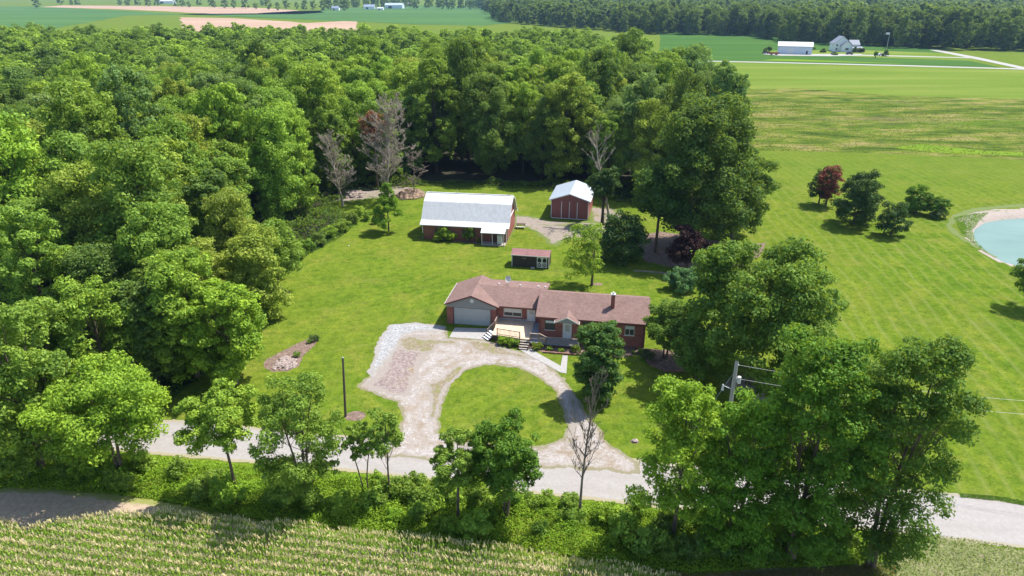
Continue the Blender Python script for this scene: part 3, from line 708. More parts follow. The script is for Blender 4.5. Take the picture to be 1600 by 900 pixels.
    for s_ in (-.66, .66):
        b = MB(); p0 = Vector((-5.72, -.15, 0))+side*s_; b.beam((p0.x, p0.y, .62), (p0.x+d.x*1.15, p0.y+d.y*1.15, .06), .04, .2); b.build('stringer', M['dark_wood'], dk)
    def railing(pts, z0s, hgt, mat, parent, pick=.16, nm='railing', top=.10):
        r_ = MB()
        for (a, b_, za, zb) in zip(pts[:-1], pts[1:], z0s[:-1], z0s[1:]):
            a = Vector((a[0], a[1], za)); b_ = Vector((b_[0], b_[1], zb)); L = (b_-a).length
            up = Vector((0, 0, hgt))
            r_.beam(a+up, b_+up, top, .045); r_.beam(a+Vector((0, 0, .12)), b_+Vector((0, 0, .12)), .04, .06)
            for k in range(int(L/pick)+1):
                q = a.lerp(b_, k*pick/L); r_.beam(q+Vector((0, 0, .12)), q+up, .032)
            for q in (a, b_): r_.beam(q-Vector((0, 0, za-.0 if za > .4 else 0)), q+up+Vector((0, 0, .06)), .10)
        return r_.build(nm, M[mat], parent)
    railing([(-5.0, -1.2), (-2.1, -1.68)], [.9, .9], .85, 'dark_wood', dk)
    railing([(-6.45, .02), (-5.66, .62), (-5.62, 2.6)], [.1, .9, .9], .85, 'rail', dk)
    railing([(-.85, -1.68), (.25, -1.68)], [.9, .9], .80, 'rail', dk, top=.14)
    railing([(.3, -1.68), (1.1, -1.68), (4.95, -1.68)], [.88, .5, .5], .88, 'rail', po, top=.14)
    b = MB(); b.box(.45, 1.2, -1.63, -1.60, .52, 1.15); b.build('panel', M['lattice'], po)
    b = MB(); b.box(5.0, 5.14, -1.75, -1.61, .05, 2.3); b.build('post', M['cream_trim'], po)
    return h
house()
def dish():
    u, v, z = -5.0, 6.9, 4.2
    c = math.cos(R(-9.5)); s = math.sin(R(-9.5)); x = 3.3+u*c-v*s; y = 75.1+u*s+v*c
    t = empty('satellite_dish', (x, y, z), R(-5), 'small pale satellite dish standing on the ridge of the house roof', 'satellite dish')
    b = MB(); b.tube([(0, 0, -.1), (0, 0, .5), (0, -.1, .65)], [.035]*3, 8); b.build('mast', M['metal_grey'], t)
    n = 24; b = MB(); vs = [(0, .10, 0)]; fs = []
    for rr in (.5, 1.0):
        for i in range(n):
            a = 2*math.pi*i/n; vs.append((.40*rr*math.cos(a), .10*(1-rr*rr), .47*rr*math.sin(a)))
    for i in range(n):
        fs.append((0, 1+i, 1+(i+1) % n)); fs.append((1+i, 1+n+i, 1+n+(i+1) % n, 1+(i+1) % n))
    b.add(vs, fs); b.add([(p[0], p[1]+.03, p[2]) for p in vs], [f[::-1] for f in fs])
    o = b.build('reflector', M['cream_trim'], t, True); o.location = (0, -.2, .85); o.rotation_euler = (R(-15), 0, R(20))
    b = MB(); b.tube([(0, -.15, .5), (.2, -.55, .75), (.28, -.62, .92)], [.02, .02, .02], 6); b.build('arm', M['metal_grey'], t)
    b = MB(); b.box(.22, .36, -.72, -.56, .88, 1.0); b.build('receiver', M['metal_grey'], t)
dish()

def barn():
    t = empty('gambrel_barn', (-15.5, 112.5, 0), R(-8.6), 'long dark red barn with a white metal gambrel roof at the back of the lawn', 'barn')
    Lb, D = 14.7, 10.0
    prof = [(-.45, 2.72), (.7, 3.32), (2.9, 5.95), (5.0, 7.0), (7.1, 5.95), (9.3, 3.32), (10.45, 2.72)]
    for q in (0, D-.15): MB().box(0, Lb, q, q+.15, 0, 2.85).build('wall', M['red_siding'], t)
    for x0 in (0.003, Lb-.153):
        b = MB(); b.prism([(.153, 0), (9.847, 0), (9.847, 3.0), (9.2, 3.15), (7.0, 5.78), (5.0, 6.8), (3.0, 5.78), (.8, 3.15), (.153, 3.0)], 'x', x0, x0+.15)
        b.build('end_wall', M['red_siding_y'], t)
    b = MB()
    for (a, c_) in zip(prof[:-1], prof[1:]):
        b.slab([(-.3, a[0], a[1]), (Lb+.45, a[0], a[1]), (Lb+.45, c_[0], c_[1]), (-.3, c_[0], c_[1])], .10)
    r = b.build('roof', M['white_metal'], t)
    b = MB()
    for x0 in (-.36, Lb+.453):
        for (a, c_) in zip(prof[:-1], prof[1:]):
            b.add([(x0, a[0], a[1]-.22), (x0+.055, a[0], a[1]-.22), (x0+.055, c_[0], c_[1]-.22), (x0, c_[0], c_[1]-.22), (x0, a[0], a[1]+.01), (x0+.055, a[0], a[1]+.01), (x0+.055, c_[0], c_[1]+.01), (x0, c_[0], c_[1]+.01)],
                  [(0,3,2,1),(4,5,6,7),(0,1,5,4),(1,2,6,5),(2,3,7,6),(3,0,4,7)])
    b.box(-.3, Lb+.45, 4.9, 5.1, 6.985, 7.05)
    b.build('trim', M['white'], r)
    for u in (.5, 5.2, 9.9, 14.4):
        b = MB(); b.beam((u, 5.0, 7.04), (u, 5.0, 7.75), .035); b.box(u-.05, u+.05, 4.95, 5.05, 7.05, 7.12); b.build('lightning_rod', M['metal_grey'], r)
    for u in (-.06, Lb-.06): MB().box(u, u+.12, -.06, .06, 0, 2.75).build('corner_trim', M['white'], t)
    # sloping white rail on the gable end and small dark windows on the front
    b = MB(); b.beam((Lb+.08, 1.2, 3.3), (Lb+.08, 8.6, 3.5), .10, .16); b.beam((Lb+.08, 1.2, 0.1), (Lb+.08, 1.2, 3.3), .08); b.build('door_track', M['white'], t)
    b = MB(); b.box(Lb+.003, Lb+.05, 1.3, 8.4, .05, 3.2); b.build('sliding_door', M['red_siding_y'], t)
    for u in (2.2, 7.0): window(t, u, u+.55, -.003, 1.1, 2.1, 1, 'fascia', 0)
    b = MB(); b.slab([(10.55, -1.75, 2.25), (14.75, -1.75, 2.25), (14.75, -.1, 2.85), (10.55, -.1, 2.85)], .08); p = b.build('porch_roof', M['white_metal'], t)
    for u in (10.75, 12.55, 14.5):
        b = MB(); b.box(u-.05, u+.05, -1.65, -1.55, 0, 2.2); b.build('post', M['cream_trim'], p)
    MB().box(10.6, 14.7, -1.75, -.05, 0.02, .14).build('porch_floor', M['weathered'], p)
    MB().box(12.3, 13.1, -.05, -.003, .15, 2.1).build('door', M['fascia'], t)
barn()
def barn_cabinet():
    c = math.cos(R(-8.6)); s = math.sin(R(-8.6)); u, v = 13.75, -1.1
    t = empty('white_cabinet', (-15.5+u*c-v*s, 112.5+u*s+v*c, .14), R(-8.6), 'white upright cabinet standing under the barn porch roof', 'cabinet')
    MB().box(-.40, .40, -.3, .3, .08, 1.65).build('body', M['white'], t)
    for k in (-.36, .28): MB().box(k, k+.08, -.28, .28, 0, .08).build('foot', M['metal_grey'], t)
    MB().box(-.36, .36, -.325, -.303, .15, 1.58).build('door', M['cream_trim'], t)
barn_cabinet()

def red_shed():
    t = empty('red_garage_building', (7.43, 124.41, 0), R(-11.5), 'dark red outbuilding with a pale tin gable roof and four tall door panels', 'outbuilding')
    W_, D = 7.0, 9.6
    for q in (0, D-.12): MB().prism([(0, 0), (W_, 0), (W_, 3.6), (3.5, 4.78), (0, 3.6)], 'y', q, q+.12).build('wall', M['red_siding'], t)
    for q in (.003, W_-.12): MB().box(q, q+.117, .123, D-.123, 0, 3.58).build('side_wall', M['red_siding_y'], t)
    r = gable_slabs(MB(), -.35, D+.3, -.45, 3.5, 7.45, 3.66, 4.98, 3.66, .09, axis='y').build('roof', M['tin'], t)
    b = MB()
    for e0, e1 in ((-.45, 3.5), (7.45, 3.5)):
        b.add([(e0, -.40, 3.48), (e1, -.40, 4.80), (e1, -.40, 4.99), (e0, -.40, 3.67), (e0, -.353, 3.48), (e1, -.353, 4.80), (e1, -.353, 4.99), (e0, -.353, 3.67)],
              [(0,3,2,1),(4,5,6,7),(0,1,5,4),(1,2,6,5),(2,3,7,6),(3,0,4,7)])
    b.build('trim', M['white'], r)
    for u0, u1 in ((.12, 1.92), (1.98, 3.38), (3.5, 4.88), (4.94, 6.86)):
        MB().box(u0, u1, -.07, -.003, .12, 3.28).build('door_panel', M['red_siding'], t)
    b = MB()
    for u in (-.05, 1.90, 3.39, 4.88, 6.93): b.box(u, u+.11, -.10, -.072 if 0 < u < 6.9 else 0, .10, 3.32 if 0 < u < 6.9 else 3.55)
    b.box(.06, 6.93, -.10, -.072, .0, .11); b.build('door_trim', M['white'], t)
red_shed()

def garden_shed():
    t = empty('garden_shed', (0, 99.63, 0), R(-10.5), 'low dark brown shed with white double doors between the house and barn', 'shed')
    L_, D, ze, zr = 5.8, 2.6, 2.0, 2.55
    for q in (0, D-.08): MB().box(0, L_, q, q+.08, .05, 1.98).build('wall', M['brown_siding'], t)
    for x in (0.003, L_-.083): MB().prism([(.083, .05), (D-.083, .05), (D-.083, 1.97), (1.3, 2.42), (.083, 1.97)], 'x', x, x+.08).build('end_wall', M['brown_siding_y'], t)
    r = gable_slabs(MB(), -.15, L_+.15, -.18, 1.3, D+.18, 2.03, 2.58, 2.03, .09).build('roof', M['shed_shingle'], t)
    MB().box(-.15, L_+.15, -.22, -.183, 1.9, 2.03).build('fascia', M['cream_trim'], r)
    for q in (0, L_): MB().box(q-.05, q+.05, -.04, .03, 0, 1.9).build('corner_trim', M['white'], t)
    for k in range(2):
        u0 = 3.95+k*.80
        d = MB().box(u0, u0+.78, -.05, -.003, .12, 1.85).build('door', M['black'], t)
        f = MB()
        f.box(u0, u0+.09, -.08, -.052, .12, 1.85); f.box(u0+.69, u0+.78, -.08, -.052, .12, 1.85)
        f.box(u0+.09, u0+.69, -.08, -.052, .12, .22); f.box(u0+.09, u0+.69, -.08, -.052, .88, 1.0); f.box(u0+.09, u0+.69, -.08, -.052, 1.74, 1.85)
        f.beam((u0+.1, -.072, .22), (u0+.68, -.072, .88), .03, .07); f.beam((u0+.1, -.074, .88), (u0+.68, -.074, .22), .03, .07)
        for s_ in (0, 1):
            cx = u0+.09 if s_ == 0 else u0+.69; q = 1 if s_ == 0 else -1
            f.prism([(cx, 1.74), (cx, 1.45), (cx+q*.10, 1.62), (cx+q*.22, 1.74)], 'y', -.079, -.053)
        f.build('frame', M['white'], d)
    wn = MB().box(1.75, 2.12, -.03, -.003, 1.45, 1.82).build('window', M['black'], t)
    f = MB(); f.box(1.70, 2.17, -.05, -.032, 1.40, 1.47); f.box(1.70, 1.76, -.05, -.032, 1.47, 1.85); f.box(2.11, 2.17, -.05, -.032, 1.47, 1.85); f.build('frame', M['weathered'], wn)
garden_shed()
def step_block():
    c = math.cos(R(-10.5)); s = math.sin(R(-10.5)); u, v = 3.35, -.45
    x, y = 0+u*c-v*s, 99.63+u*s+v*c
    b = MB(); b.box(-.28, .28, -.16, .16, 0, .2); b.box(-.31, .31, -.19, .19, .203, .26)
    o = b.build('concrete_block', M['metal_grey']); o.location = (x, y, .0); o.rotation_euler = (0, 0, R(-10)); tag(o, 'grey block lying on the grass before the brown shed', 'block')
step_block()
def picnic():
    x, y = G(814, 356)
    t = empty('picnic_table', (x, y, 0), R(-6), 'dark topped picnic table with pale benches beside the barn', 'picnic table')
    b = MB()
    for k in range(5): b.box(-.85, .85, -.42+k*.17, -.27+k*.17, .72, .76)
    b.build('table_top', M['dark_wood'], t)
    for v in (-.85, .62):
        b = MB(); b.box(-.85, .85, v, v+.24, .42, .46); b.build('bench', M['white'], t)
    for u in (-.6, .6):
        b = MB(); b.beam((u, -.35, .71), (u, -.7, 0), .09, .05); b.beam((u, .35, .71), (u, .7, 0), .09, .05); b.beam((u, -.8, .39), (u, .8, .39), .05, .09); b.build('leg', M['weathered'], t)
picnic()

# farmstead in the distance, right
def far_metal_barn():
    x0, y0 = G(1214.5, 84); x1, y1 = G(1268, 85.5); a = math.atan2(y1-y0, x1-x0); L_ = math.hypot(x1-x0, y1-y0)
    t = empty('metal_farm_building', (x0, y0, 0), a, 'long pale blue metal building with a white roof on the distant farm', 'farm building')
    b = MB(); b.prism([(0, 0), (12, 0), (12, 5), (6, 6.6), (0, 5)], 'x', 0, L_); b.build('wall', M['blue_metal'], t)
    r = gable_slabs(MB(), -.4, L_+.4, -.5, 6, 12.5, 5.05, 7.4, 5.05, .2).build('roof', M['white_metal'], t)
    MB().box(L_*.83, L_*.83+1.1, -.06, -.003, .1, 2.3).build('door', M['car_dark'], t)
    MB().box(L_*.30, L_*.30+3.5, -.06, -.003, .1, 3.4).build('large_door', M['white'], t)
far_metal_barn()
def far_house():
    x0, y0 = G(1302, 80.5)
    t = empty('white_farmhouse', (x0, y0, 0), R(-6), 'white gabled farmhouse with a grey roof on the distant farm', 'house')
    b = MB(); b.prism([(0, 0), (11, 0), (11, 5.2), (5.5, 9.6), (0, 5.2)], 'y', 0, 10); b.prism([(1, 0), (9, 0), (9, 4.6), (5, 7.2), (1, 4.6)], 'x', 11, 17)
    b.prism([(4.2, 0), (11.2, 0), (11.2, 4.0), (7.7, 6.8), (4.2, 4.0)], 'y', -3.0, -.01); b.box(11.2, 18, -4, .9, 0, 2.6)
    b.build('wall', M['white_siding'], t)
    r = MB(); gable_slabs(r, -.4, 10.4, -.5, 5.5, 11.5, 5.0, 9.85, 5.0, .2, axis='y'); gable_slabs(r, -3.4, 1, 3.8, 7.7, 11.6, 3.9, 7.05, 3.9, .2, axis='y')
    gable_slabs(r, 10.8, 17.4, .5, 5, 9.5, 4.5, 7.4, 4.5, .2); r.slab([(11.0, -4.4, 2.7), (18.3, -4.4, 2.7), (18.3, 1.2, 3.4), (11.0, 1.2, 3.4)], .15)
    r.build('roof', mat_plain('far_roof_grey', (.20, .22, .26), .7, .1), t)
    for (u, z) in ((1.2, 1), (1.2, 3.4), (8.8, 4.6)): window(t, u, u+1.2, -.003, z, z+1.4, 1, 'white', 0)
    window(t, 6.6, 8.8, -3.003, 1.2, 2.6, 2, 'white', 0)
    MB().box(12.4, 16.8, -4.06, -4.003, .1, 2.3).build('garage_door', M['cream_trim'], t)
far_house()
def car(px, py, rz, mat, label):
    x, y = G(px, py); t = empty('parked_car', (x, y, .08), R(rz), label, 'car')
    b = MB(); side = [(-2.2, .35), (2.2, .35), (2.25, .75), (2.0, .95), (1.1, 1.0), (.5, 1.5), (-1.2, 1.52), (-1.9, 1.05), (-2.25, .95)]
    b.prism(side, 'y', -.88, .88); b.build('body', M[mat], t)
    b = MB(); b.prism([(1.0, 1.03), (.48, 1.45), (-1.15, 1.47), (-1.7, 1.08)], 'y', -.90, .90); b.build('window', M['glass'], t)
    for u in (-1.4, 1.4):
        for v in (-.8, .8):
            b = MB(); n = 14; b.prism([(u+.33*math.cos(2*math.pi*i/n), .33+.33*math.sin(2*math.pi*i/n)) for i in range(n)], 'y', v-.11, v+.11); b.build('wheel', M['black'], t)
car(1303.5, 85.2, 10, 'car_dark', 'dark car parked before the white farmhouse, left of the two cars')
car(1327, 85.4, -12, 'car_dark', 'dark car parked beside the distant farmhouse porch, right of the two cars')
car(1377, 87.2, -8, 'car_white', 'white car on the farm driveway right of the farmhouse')
def trailer(px, py, rz, label, mat='trailer_red', L_=6.5):
    x, y = G(px, py); t = empty('flatbed_trailer', (x, y, .07), R(rz), label, 'trailer')
    MB().box(-L_/2, L_/2, -1.1, 1.1, .7, .95).build('bed', M[mat], t)
    b = MB(); b.box(-L_/2, L_/2, -1.14, -1.103, .7, 1.5); b.box(-L_/2, L_/2, 1.103, 1.14, .7, 1.5); b.box(L_/2, L_/2+.05, -1.1, 1.1, .7, 1.5); b.build('side_board', M[mat], t)
    for u in (-1.6, 1.6):
        for v in (-1.0, 1.0):
            b = MB(); n = 12; b.prism([(u+.36*math.cos(2*math.pi*i/n), .36+.36*math.sin(2*math.pi*i/n)) for i in range(n)], 'y', v-.12, v+.12); b.build('wheel', M['black'], t)
    b = MB(); b.beam((-L_/2, 0, .8), (-L_/2-1.4, 0, .5), .12); b.build('drawbar', M['black'], t)
trailer(1209, 86.0, 0, 'red flat trailer parked left of the pale blue farm building', 'trailer_red', 6.5)
trailer(1197, 84.6, 15, 'dark trailer at the far left end of the distant farm yard', 'car_dark', 4.0)
def flagpole():
    x, y = G(1384.5, 80); t = empty('flagpole', (x, y, 0), 0, 'tall white flagpole with a pale flag beside the distant spruce', 'flagpole')
    b = MB(); b.tube([(0, 0, 0), (0, 0, 12.5)], [.12, .07], 8); b.build('pole', M['white'], t)
    b = MB(); b.slab([(-2.6, 0, 12.2), (-.07, .1, 12.2), (-.07, .13, 12.2), (-2.6, .03, 12.2)], 1.3); b.build('flag', M['white'], t)
flagpole()
# farm roofs far to the left behind the wood
def simple_farm(px, py, W_, D, ze, zr, rz, wm, rm, label, name='farm_building', cat='farm building'):
    x, y = G(px, py); t = empty(name, (x, y, .1), R(rz), label, cat)
    b = MB(); b.prism([(0, 0), (D, 0), (D, ze), (D/2, zr-.3), (0, ze)], 'x', -W_/2, W_/2); b.build('wall', wm, t)
    gable_slabs(MB(), -W_/2-.4, W_/2+.4, -.5, D/2, D+.5, ze, zr, ze, .25).build('roof', rm, t)
    MB().box(-W_*.3, -W_*.1, -.08, -.003, .1, ze*.75).build('door', M['car_dark'], t)
rg = mat_plain('slate_blue_roof', (.22, .26, .34), .6, .1); rb = mat_plain('brown_far_roof', (.28, .20, .17), .7, .1)
simple_farm(615, 13.5, 38, 22, 7, 11, -4, M['blue_metal'], M['tin'], 'large pale blue farm shed, biggest of the far left farmsteads')
simple_farm(577, 14.5, 22, 14, 5, 9, 6, M['white_siding'], rg, 'grey roofed farmhouse left of the big pale blue shed', 'farmhouse', 'house')
simple_farm(524, 16.5, 14, 10, 4.5, 8, 0, M['white_siding'], rg, 'small grey roofed house where the bare field meets the green field', 'farmhouse', 'house')
simple_farm(594, 16, 12, 9, 3.5, 5.5, 0, M['white_siding'], M['white_metal'], 'low white shed between the far farmhouse and the blue shed')
simple_farm(758, 13, 26, 14, 4.5, 7.5, -3, M['white_siding'], rb, 'long low white building at the edge of the far central wood')
simple_farm(747, 7.5, 16, 12, 8, 12, -3, M['white_siding'], M['white_metal'], 'tall white farmhouse in front of the far central wood', 'farmhouse', 'house')
simple_farm(798, 14, 14, 9, 3.5, 6, 0, M['white_siding'], rg, 'small white shed right of the long low building by the far wood')
simple_farm(258, 5.8, 46, 20, 7, 11, 0, M['white_siding'], M['white_metal'], 'white roofed barn among trees on the far left field')
simple_farm(640, 9, 16, 12, 5, 8, 0, M['brown_siding'], rb, 'brown farm building right of the big pale blue shed')

# ------------------------------------------------------------------ poles, wires and small things in the yard
def left_pole():
    x, y = G(540, 651); h = topz(559, y)
    t = empty('utility_pole', (x, y, 0), 0, 'slim dark wooden pole standing in the lawn beside the left entrance of the drive', 'pole')
    b = MB(); b.tube([(0, 0, 0), (.2, 0, h*.5), (.40, 0, h)], [.13, .115, .095], 10); b.build('shaft', M['pole_wood'], t)
    b = MB(); b.cyl((.40, 0), .11, h+.003, h+.05, 10, r2=.08); b.build('cap', M['metal_grey'], t)
left_pole()
PX_, PY_ = G(1131, 700); PT = topz(565, PY_)
def right_pole():
    t = empty('utility_pole', (PX_, PY_, 0), 0, 'pale grey utility pole with white insulators rising behind the roadside trees', 'utility pole')
    b = MB(); b.tube([(0, 0, 0), (0, 0, PT*.5), (0, 0, PT)], [.20, .18, .155], 12); b.build('shaft', M['pole_grey'], t)
    b = MB(); b.cyl((.42, -.05), .17, PT-2.2, PT-1.55, 12); b.box(.16, .34, -.1, .0, PT-2.0, PT-1.9); b.build('transformer', M['white'], t)
    b = MB(); b.beam((0, 0, PT-2.9), (-.95, -.1, PT-2.45), .06); b.cyl((-.98, -.1), .13, PT-2.9, PT-2.3, 10, r2=.05); b.build('lamp_arm', M['white'], t)
    for z in (PT-.35, PT-1.75):
        b = MB(); b.cyl((.19, 0), .05, z-.06, z+.06, 8); b.build('insulator', M['white'], t)
right_pole()
def wire(a, b, sag, r, mat, label, cat='wire'):
    a = Vector(a); b = Vector(b); n = 28; pts = []
    for i in range(n+1):
        k = i/n; p = a.lerp(b, k); p.z -= sag*4*k*(1-k); pts.append(tuple(p))
    V, F = tube_arr(pts, [r]*len(pts), 6)
    o = link(cat.replace(' ', '_'), np_mesh('wire', V, F, [M[mat]])); return o
def span(px0, py0, px1, py1, z1, z0, lab):
    x1, y1 = G(px1, py1, z1)
    o = wire((PX_+.2, PY_, z0), (x1, y1, z1), .55, .012, 'wire', lab, 'power line'); tag(o, lab, 'power line')
ux = G(1600, 628, 8.8); 
span(0, 0, 1720, 634, 9.0, PT-.35, 'upper of the two pale power lines running right from the grey pole')
span(0, 0, 1720, 655, 8.2, PT-1.75, 'lower of the two pale power lines running right from the grey pole')
o = wire((PX_-.15, PY_, PT-1.2), (PX_-4.6, PY_-.9, .1), 0, .018, 'metal_grey', '', 'guy wire'); tag(o, 'taut grey guy cable slanting down left from the grey utility pole', 'guy wire')

def rock_mesh(seed, sx=1, sy=.8, sz=.6):
    rg_ = random.Random(seed); b = MB(); nu, nv = 7, 5; vs = []
    for j in range(nv+1):
        th = math.pi*j/nv
        for i in range(nu):
            ph = 2*math.pi*i/nu; r = 1*(.78+.4*rg_.random()); vs.append((sx*r*math.sin(th)*math.cos(ph), sy*r*math.sin(th)*math.sin(ph), sz*r*math.cos(th)))
    fs = [(j*nu+i, j*nu+(i+1) % nu, (j+1)*nu+(i+1) % nu, (j+1)*nu+i) for j in range(nv) for i in range(nu)]
    return vs, [f[::-1] for f in fs]
def stone_pile(name, poly, n, smin, smax, mat, label, cat, hgt=.1, z=.02, seed=3):
    rg_ = random.Random(seed); P = np.array(poly); b = MB(); k = 0; tries = 0
    while k < n and tries < n*30:
        tries += 1
        x = rg_.uniform(P[:, 0].min(), P[:, 0].max()); y = rg_.uniform(P[:, 1].min(), P[:, 1].max())
        d = float(sdf(np.array([x]), np.array([y]), poly)[0])
        if d > 0: continue
        s_ = rg_.uniform(smin, smax); vs, fs = rock_mesh(rg_.random()*1e6, s_, s_*rg_.uniform(.5, 1), s_*rg_.uniform(.35, .7)); a = rg_.random()*6.28
        zz = z+min(1.0, -d)*hgt
        b.add([(x+v[0]*math.cos(a)-v[1]*math.sin(a), y+v[0]*math.sin(a)+v[1]*math.cos(a), zz+v[2]) for v in vs], fs); k += 1
    o = b.build(name, M[mat]); tag(o, label, cat, kind='stuff'); return o
stone_pile('rock_pile', GP([(424,578),(430,566),(448,556),(462,562),(462,572),(448,579)]), 130, .12, .34, 'rock', 'loose pale stones heaped in the mulch island on the left lawn', 'stones', .15)
stone_pile('log_pile', GP([(528,303),(545,299),(570,302),(568,309),(540,310)]), 110, .25, .7, 'log', 'heap of cut grey logs at the wood edge under the dead trees', 'log pile', .6, seed=5)
stone_pile('straw_mound', GP([(618,306),(635,298),(658,300),(664,306),(650,311),(628,311)]), 260, .3, .7, 'straw', 'mound of tan straw and brush left behind the white roofed barn', 'mound', .5, seed=6)
for (px, py, s_, lb) in ((992, 690, .32, 'pale boulder lying alone in the lawn near the right drive entrance'), (545, 384.5, .13, 'tiny white stone on the open back lawn'), (934, 560, .2, 'small stone at the edge of the porch garden bed')):
    x, y = G(px, py); b = MB(); vs, fs = rock_mesh(px, s_, s_*.8, s_*.6); b.add([(x+v[0], y+v[1], v[2]+.1) for v in vs], fs)
    tag(b.build('boulder', M['rock'] if s_ > .15 else M['white']), lb, 'boulder')
def stump():
    x, y = G(443, 459); t = MB(); V, F = tube_arr([(0, 0, 0), (0, 0, .25), (0, 0, .55)], [.42, .33, .31], 14)
    t.add(V, F); t.add([V[i] for i in range(28, 42)], [tuple(range(14))[::-1]]); t.add([V[i] for i in range(28, 42)], [tuple(range(14))])
    o = t.build('tree_stump', M['dark_bark']); o.location = (x, y, 0); tag(o, 'short dark tree stump in a mulch ring at the edge of the wood', 'stump')
stump()
def edging(pts, label, seed=1, mat='edging'):
    b = MB(); rg_ = random.Random(seed)
    for (p, q) in zip(pts[:-1], pts[1:]):
        p = Vector(p); q = Vector(q); L_ = (q-p).length; n = max(1, int(L_/.34))
        for i in range(n):
            a = p.lerp(q, (i+.06)/n); c = p.lerp(q, (i+.94)/n); j = rg_.uniform(-.02, .02)
            b.beam((a.x, a.y+j, .10), (c.x, c.y+j, .10+rg_.uniform(-.01, .02)), .18, .2)
    tag(b.build('garden_edging', M[mat]), label, 'edging')
edging(GP([(848,551),(905,555.5),(958,560)]), 'row of reddish edging blocks along the porch garden bed')
edging(GP([(1003,548),(1015,570),(1040,581),(1075,581)]), 'curved block edging round the mulch bed at the right end of the house', 2)
edging(GP([(990,423.5),(1040,427.5),(1062,428.5)]), 'straight pale edging strip before the shaded ground behind the house', 3, 'rock')

# ------------------------------------------------------------------ vegetation
def unit(v): return v/(np.linalg.norm(v, axis=-1, keepdims=True)+1e-9)
def quads(P, Nn, s, asp, rng):
    """leaf quads at P with normals Nn and half-size s"""
    n = len(P); a = unit(np.cross(Nn, unit(rng.normal(size=(n, 3))))); b = np.cross(Nn, a)
    a = a*s[:, None]; b = b*(s*asp)[:, None]
    k = rng.uniform(-.35, .35, (n, 1))*np.linalg.norm(a, axis=1, keepdims=True)*Nn
    V = np.stack([P-a, P-b*1.0+k, P+a, P+b*1.0+k], 1).reshape(-1, 3)
    F = np.arange(n*4).reshape(n, 4)
    return V, F
def crown_arr(seed, rx, ry, z0, z1, nleaf, leaf, nlobe=15, npuff=12, shape='round', lobe=.44, puff=.34, flat=.75, gap=0.0, inner=.12, droop=0.0):
    rng = np.random.default_rng(seed)
    zc = (z0+z1)/2; rz = (z1-z0)/2
    L = []
    for i in range(nlobe):
        f = (i+.5)/nlobe; ph = i*2.39996+rng.uniform(-.5, .5); cz = 1-2*f*(.93)
        cz = np.clip(cz+rng.uniform(-.12, .12), -.95, .98); sr = math.sqrt(1-cz*cz)
        rad = rng.uniform(.48, .76)
        if shape == 'cone': sr = (1-cz)/2*1.0+.05; rad = rng.uniform(.55, .85)
        if shape == 'spread': sr = sr**.6; rad = rng.uniform(.45, .88)
        if shape == 'full':
            q = (i+.5)/nlobe; cz = 1-2*q*.97; sr = math.sin(math.pi*(.10+.72*q))**.7; rad = rng.uniform(.5, .8)
        if shape == 'egg': sr = math.sqrt(max(0, 1-cz*cz))*(1-.3*cz)
        c = np.array([rx*sr*math.cos(ph)*rad, ry*sr*math.sin(ph)*rad, zc+rz*cz*(.92 if shape in ('cone', 'full') else rad)])
        lr = lobe*(rx+ry+rz)/3*rng.uniform(.75, 1.2)
        if shape == 'cone': lr *= (.35+.65*(1-cz)/2)
        L.append((c, lr))
    PC = []; PR = []
    for c, lr in L:
        for j in range(npuff):
            d = rng.normal(size=3); d[2] = abs(d[2])*.9 if rng.random() < .5 else d[2]; d = d/np.linalg.norm(d)
            PC.append(c+d*lr*np.array([1, 1, .8])*rng.uniform(.55, 1.0)); PR.append(puff*lr*rng.uniform(.7, 1.3))
    PC = np.array(PC); PR = np.array(PR)
    if gap > 0:
        keep = rng.random(len(PC)) > gap; PC = PC[keep]; PR = PR[keep]
    PC[:, 2] = np.maximum(PC[:, 2], z0*.9)
    pw = PR**2; idx = rng.choice(len(PC), nleaf, p=pw/pw.sum())
    d = rng.normal(size=(nleaf, 3)); d[:, 2] += .35; d = unit(d)
    rr = np.where(rng.random(nleaf) < inner, rng.random(nleaf)**.5, rng.uniform(.72, 1.08, nleaf))
    P = PC[idx]+d*(PR[idx]*rr)[:, None]*np.array([1.15, 1.15, flat])
    P += rng.normal(size=(nleaf, 3))*(PR[idx]*.15)[:, None]
    P[:, 2] -= droop*np.maximum(0, np.hypot(P[:, 0], P[:, 1])/max(rx, ry)-.4)*rz
    nn = unit(d*1.0+rng.normal(size=(nleaf, 3))*.5+np.array([.1, .05, .35]))
    s = leaf*rng.uniform(.6, 1.25, nleaf)
    V, F = quads(P, nn, s, .62, rng)
    pv = rng.uniform(0, 1, len(PC)); lv = np.clip(.55*rng.random(nleaf)+.45*pv[idx], 0, 1)
    return V, F, lv, L
def crown_mesh(name, mat='leaf', **kw):
    V, F, lv, L = crown_arr(**kw)
    return np_mesh(name, V, F, [M[mat]], attrs=[('lv', 'FACE', lv)]), L
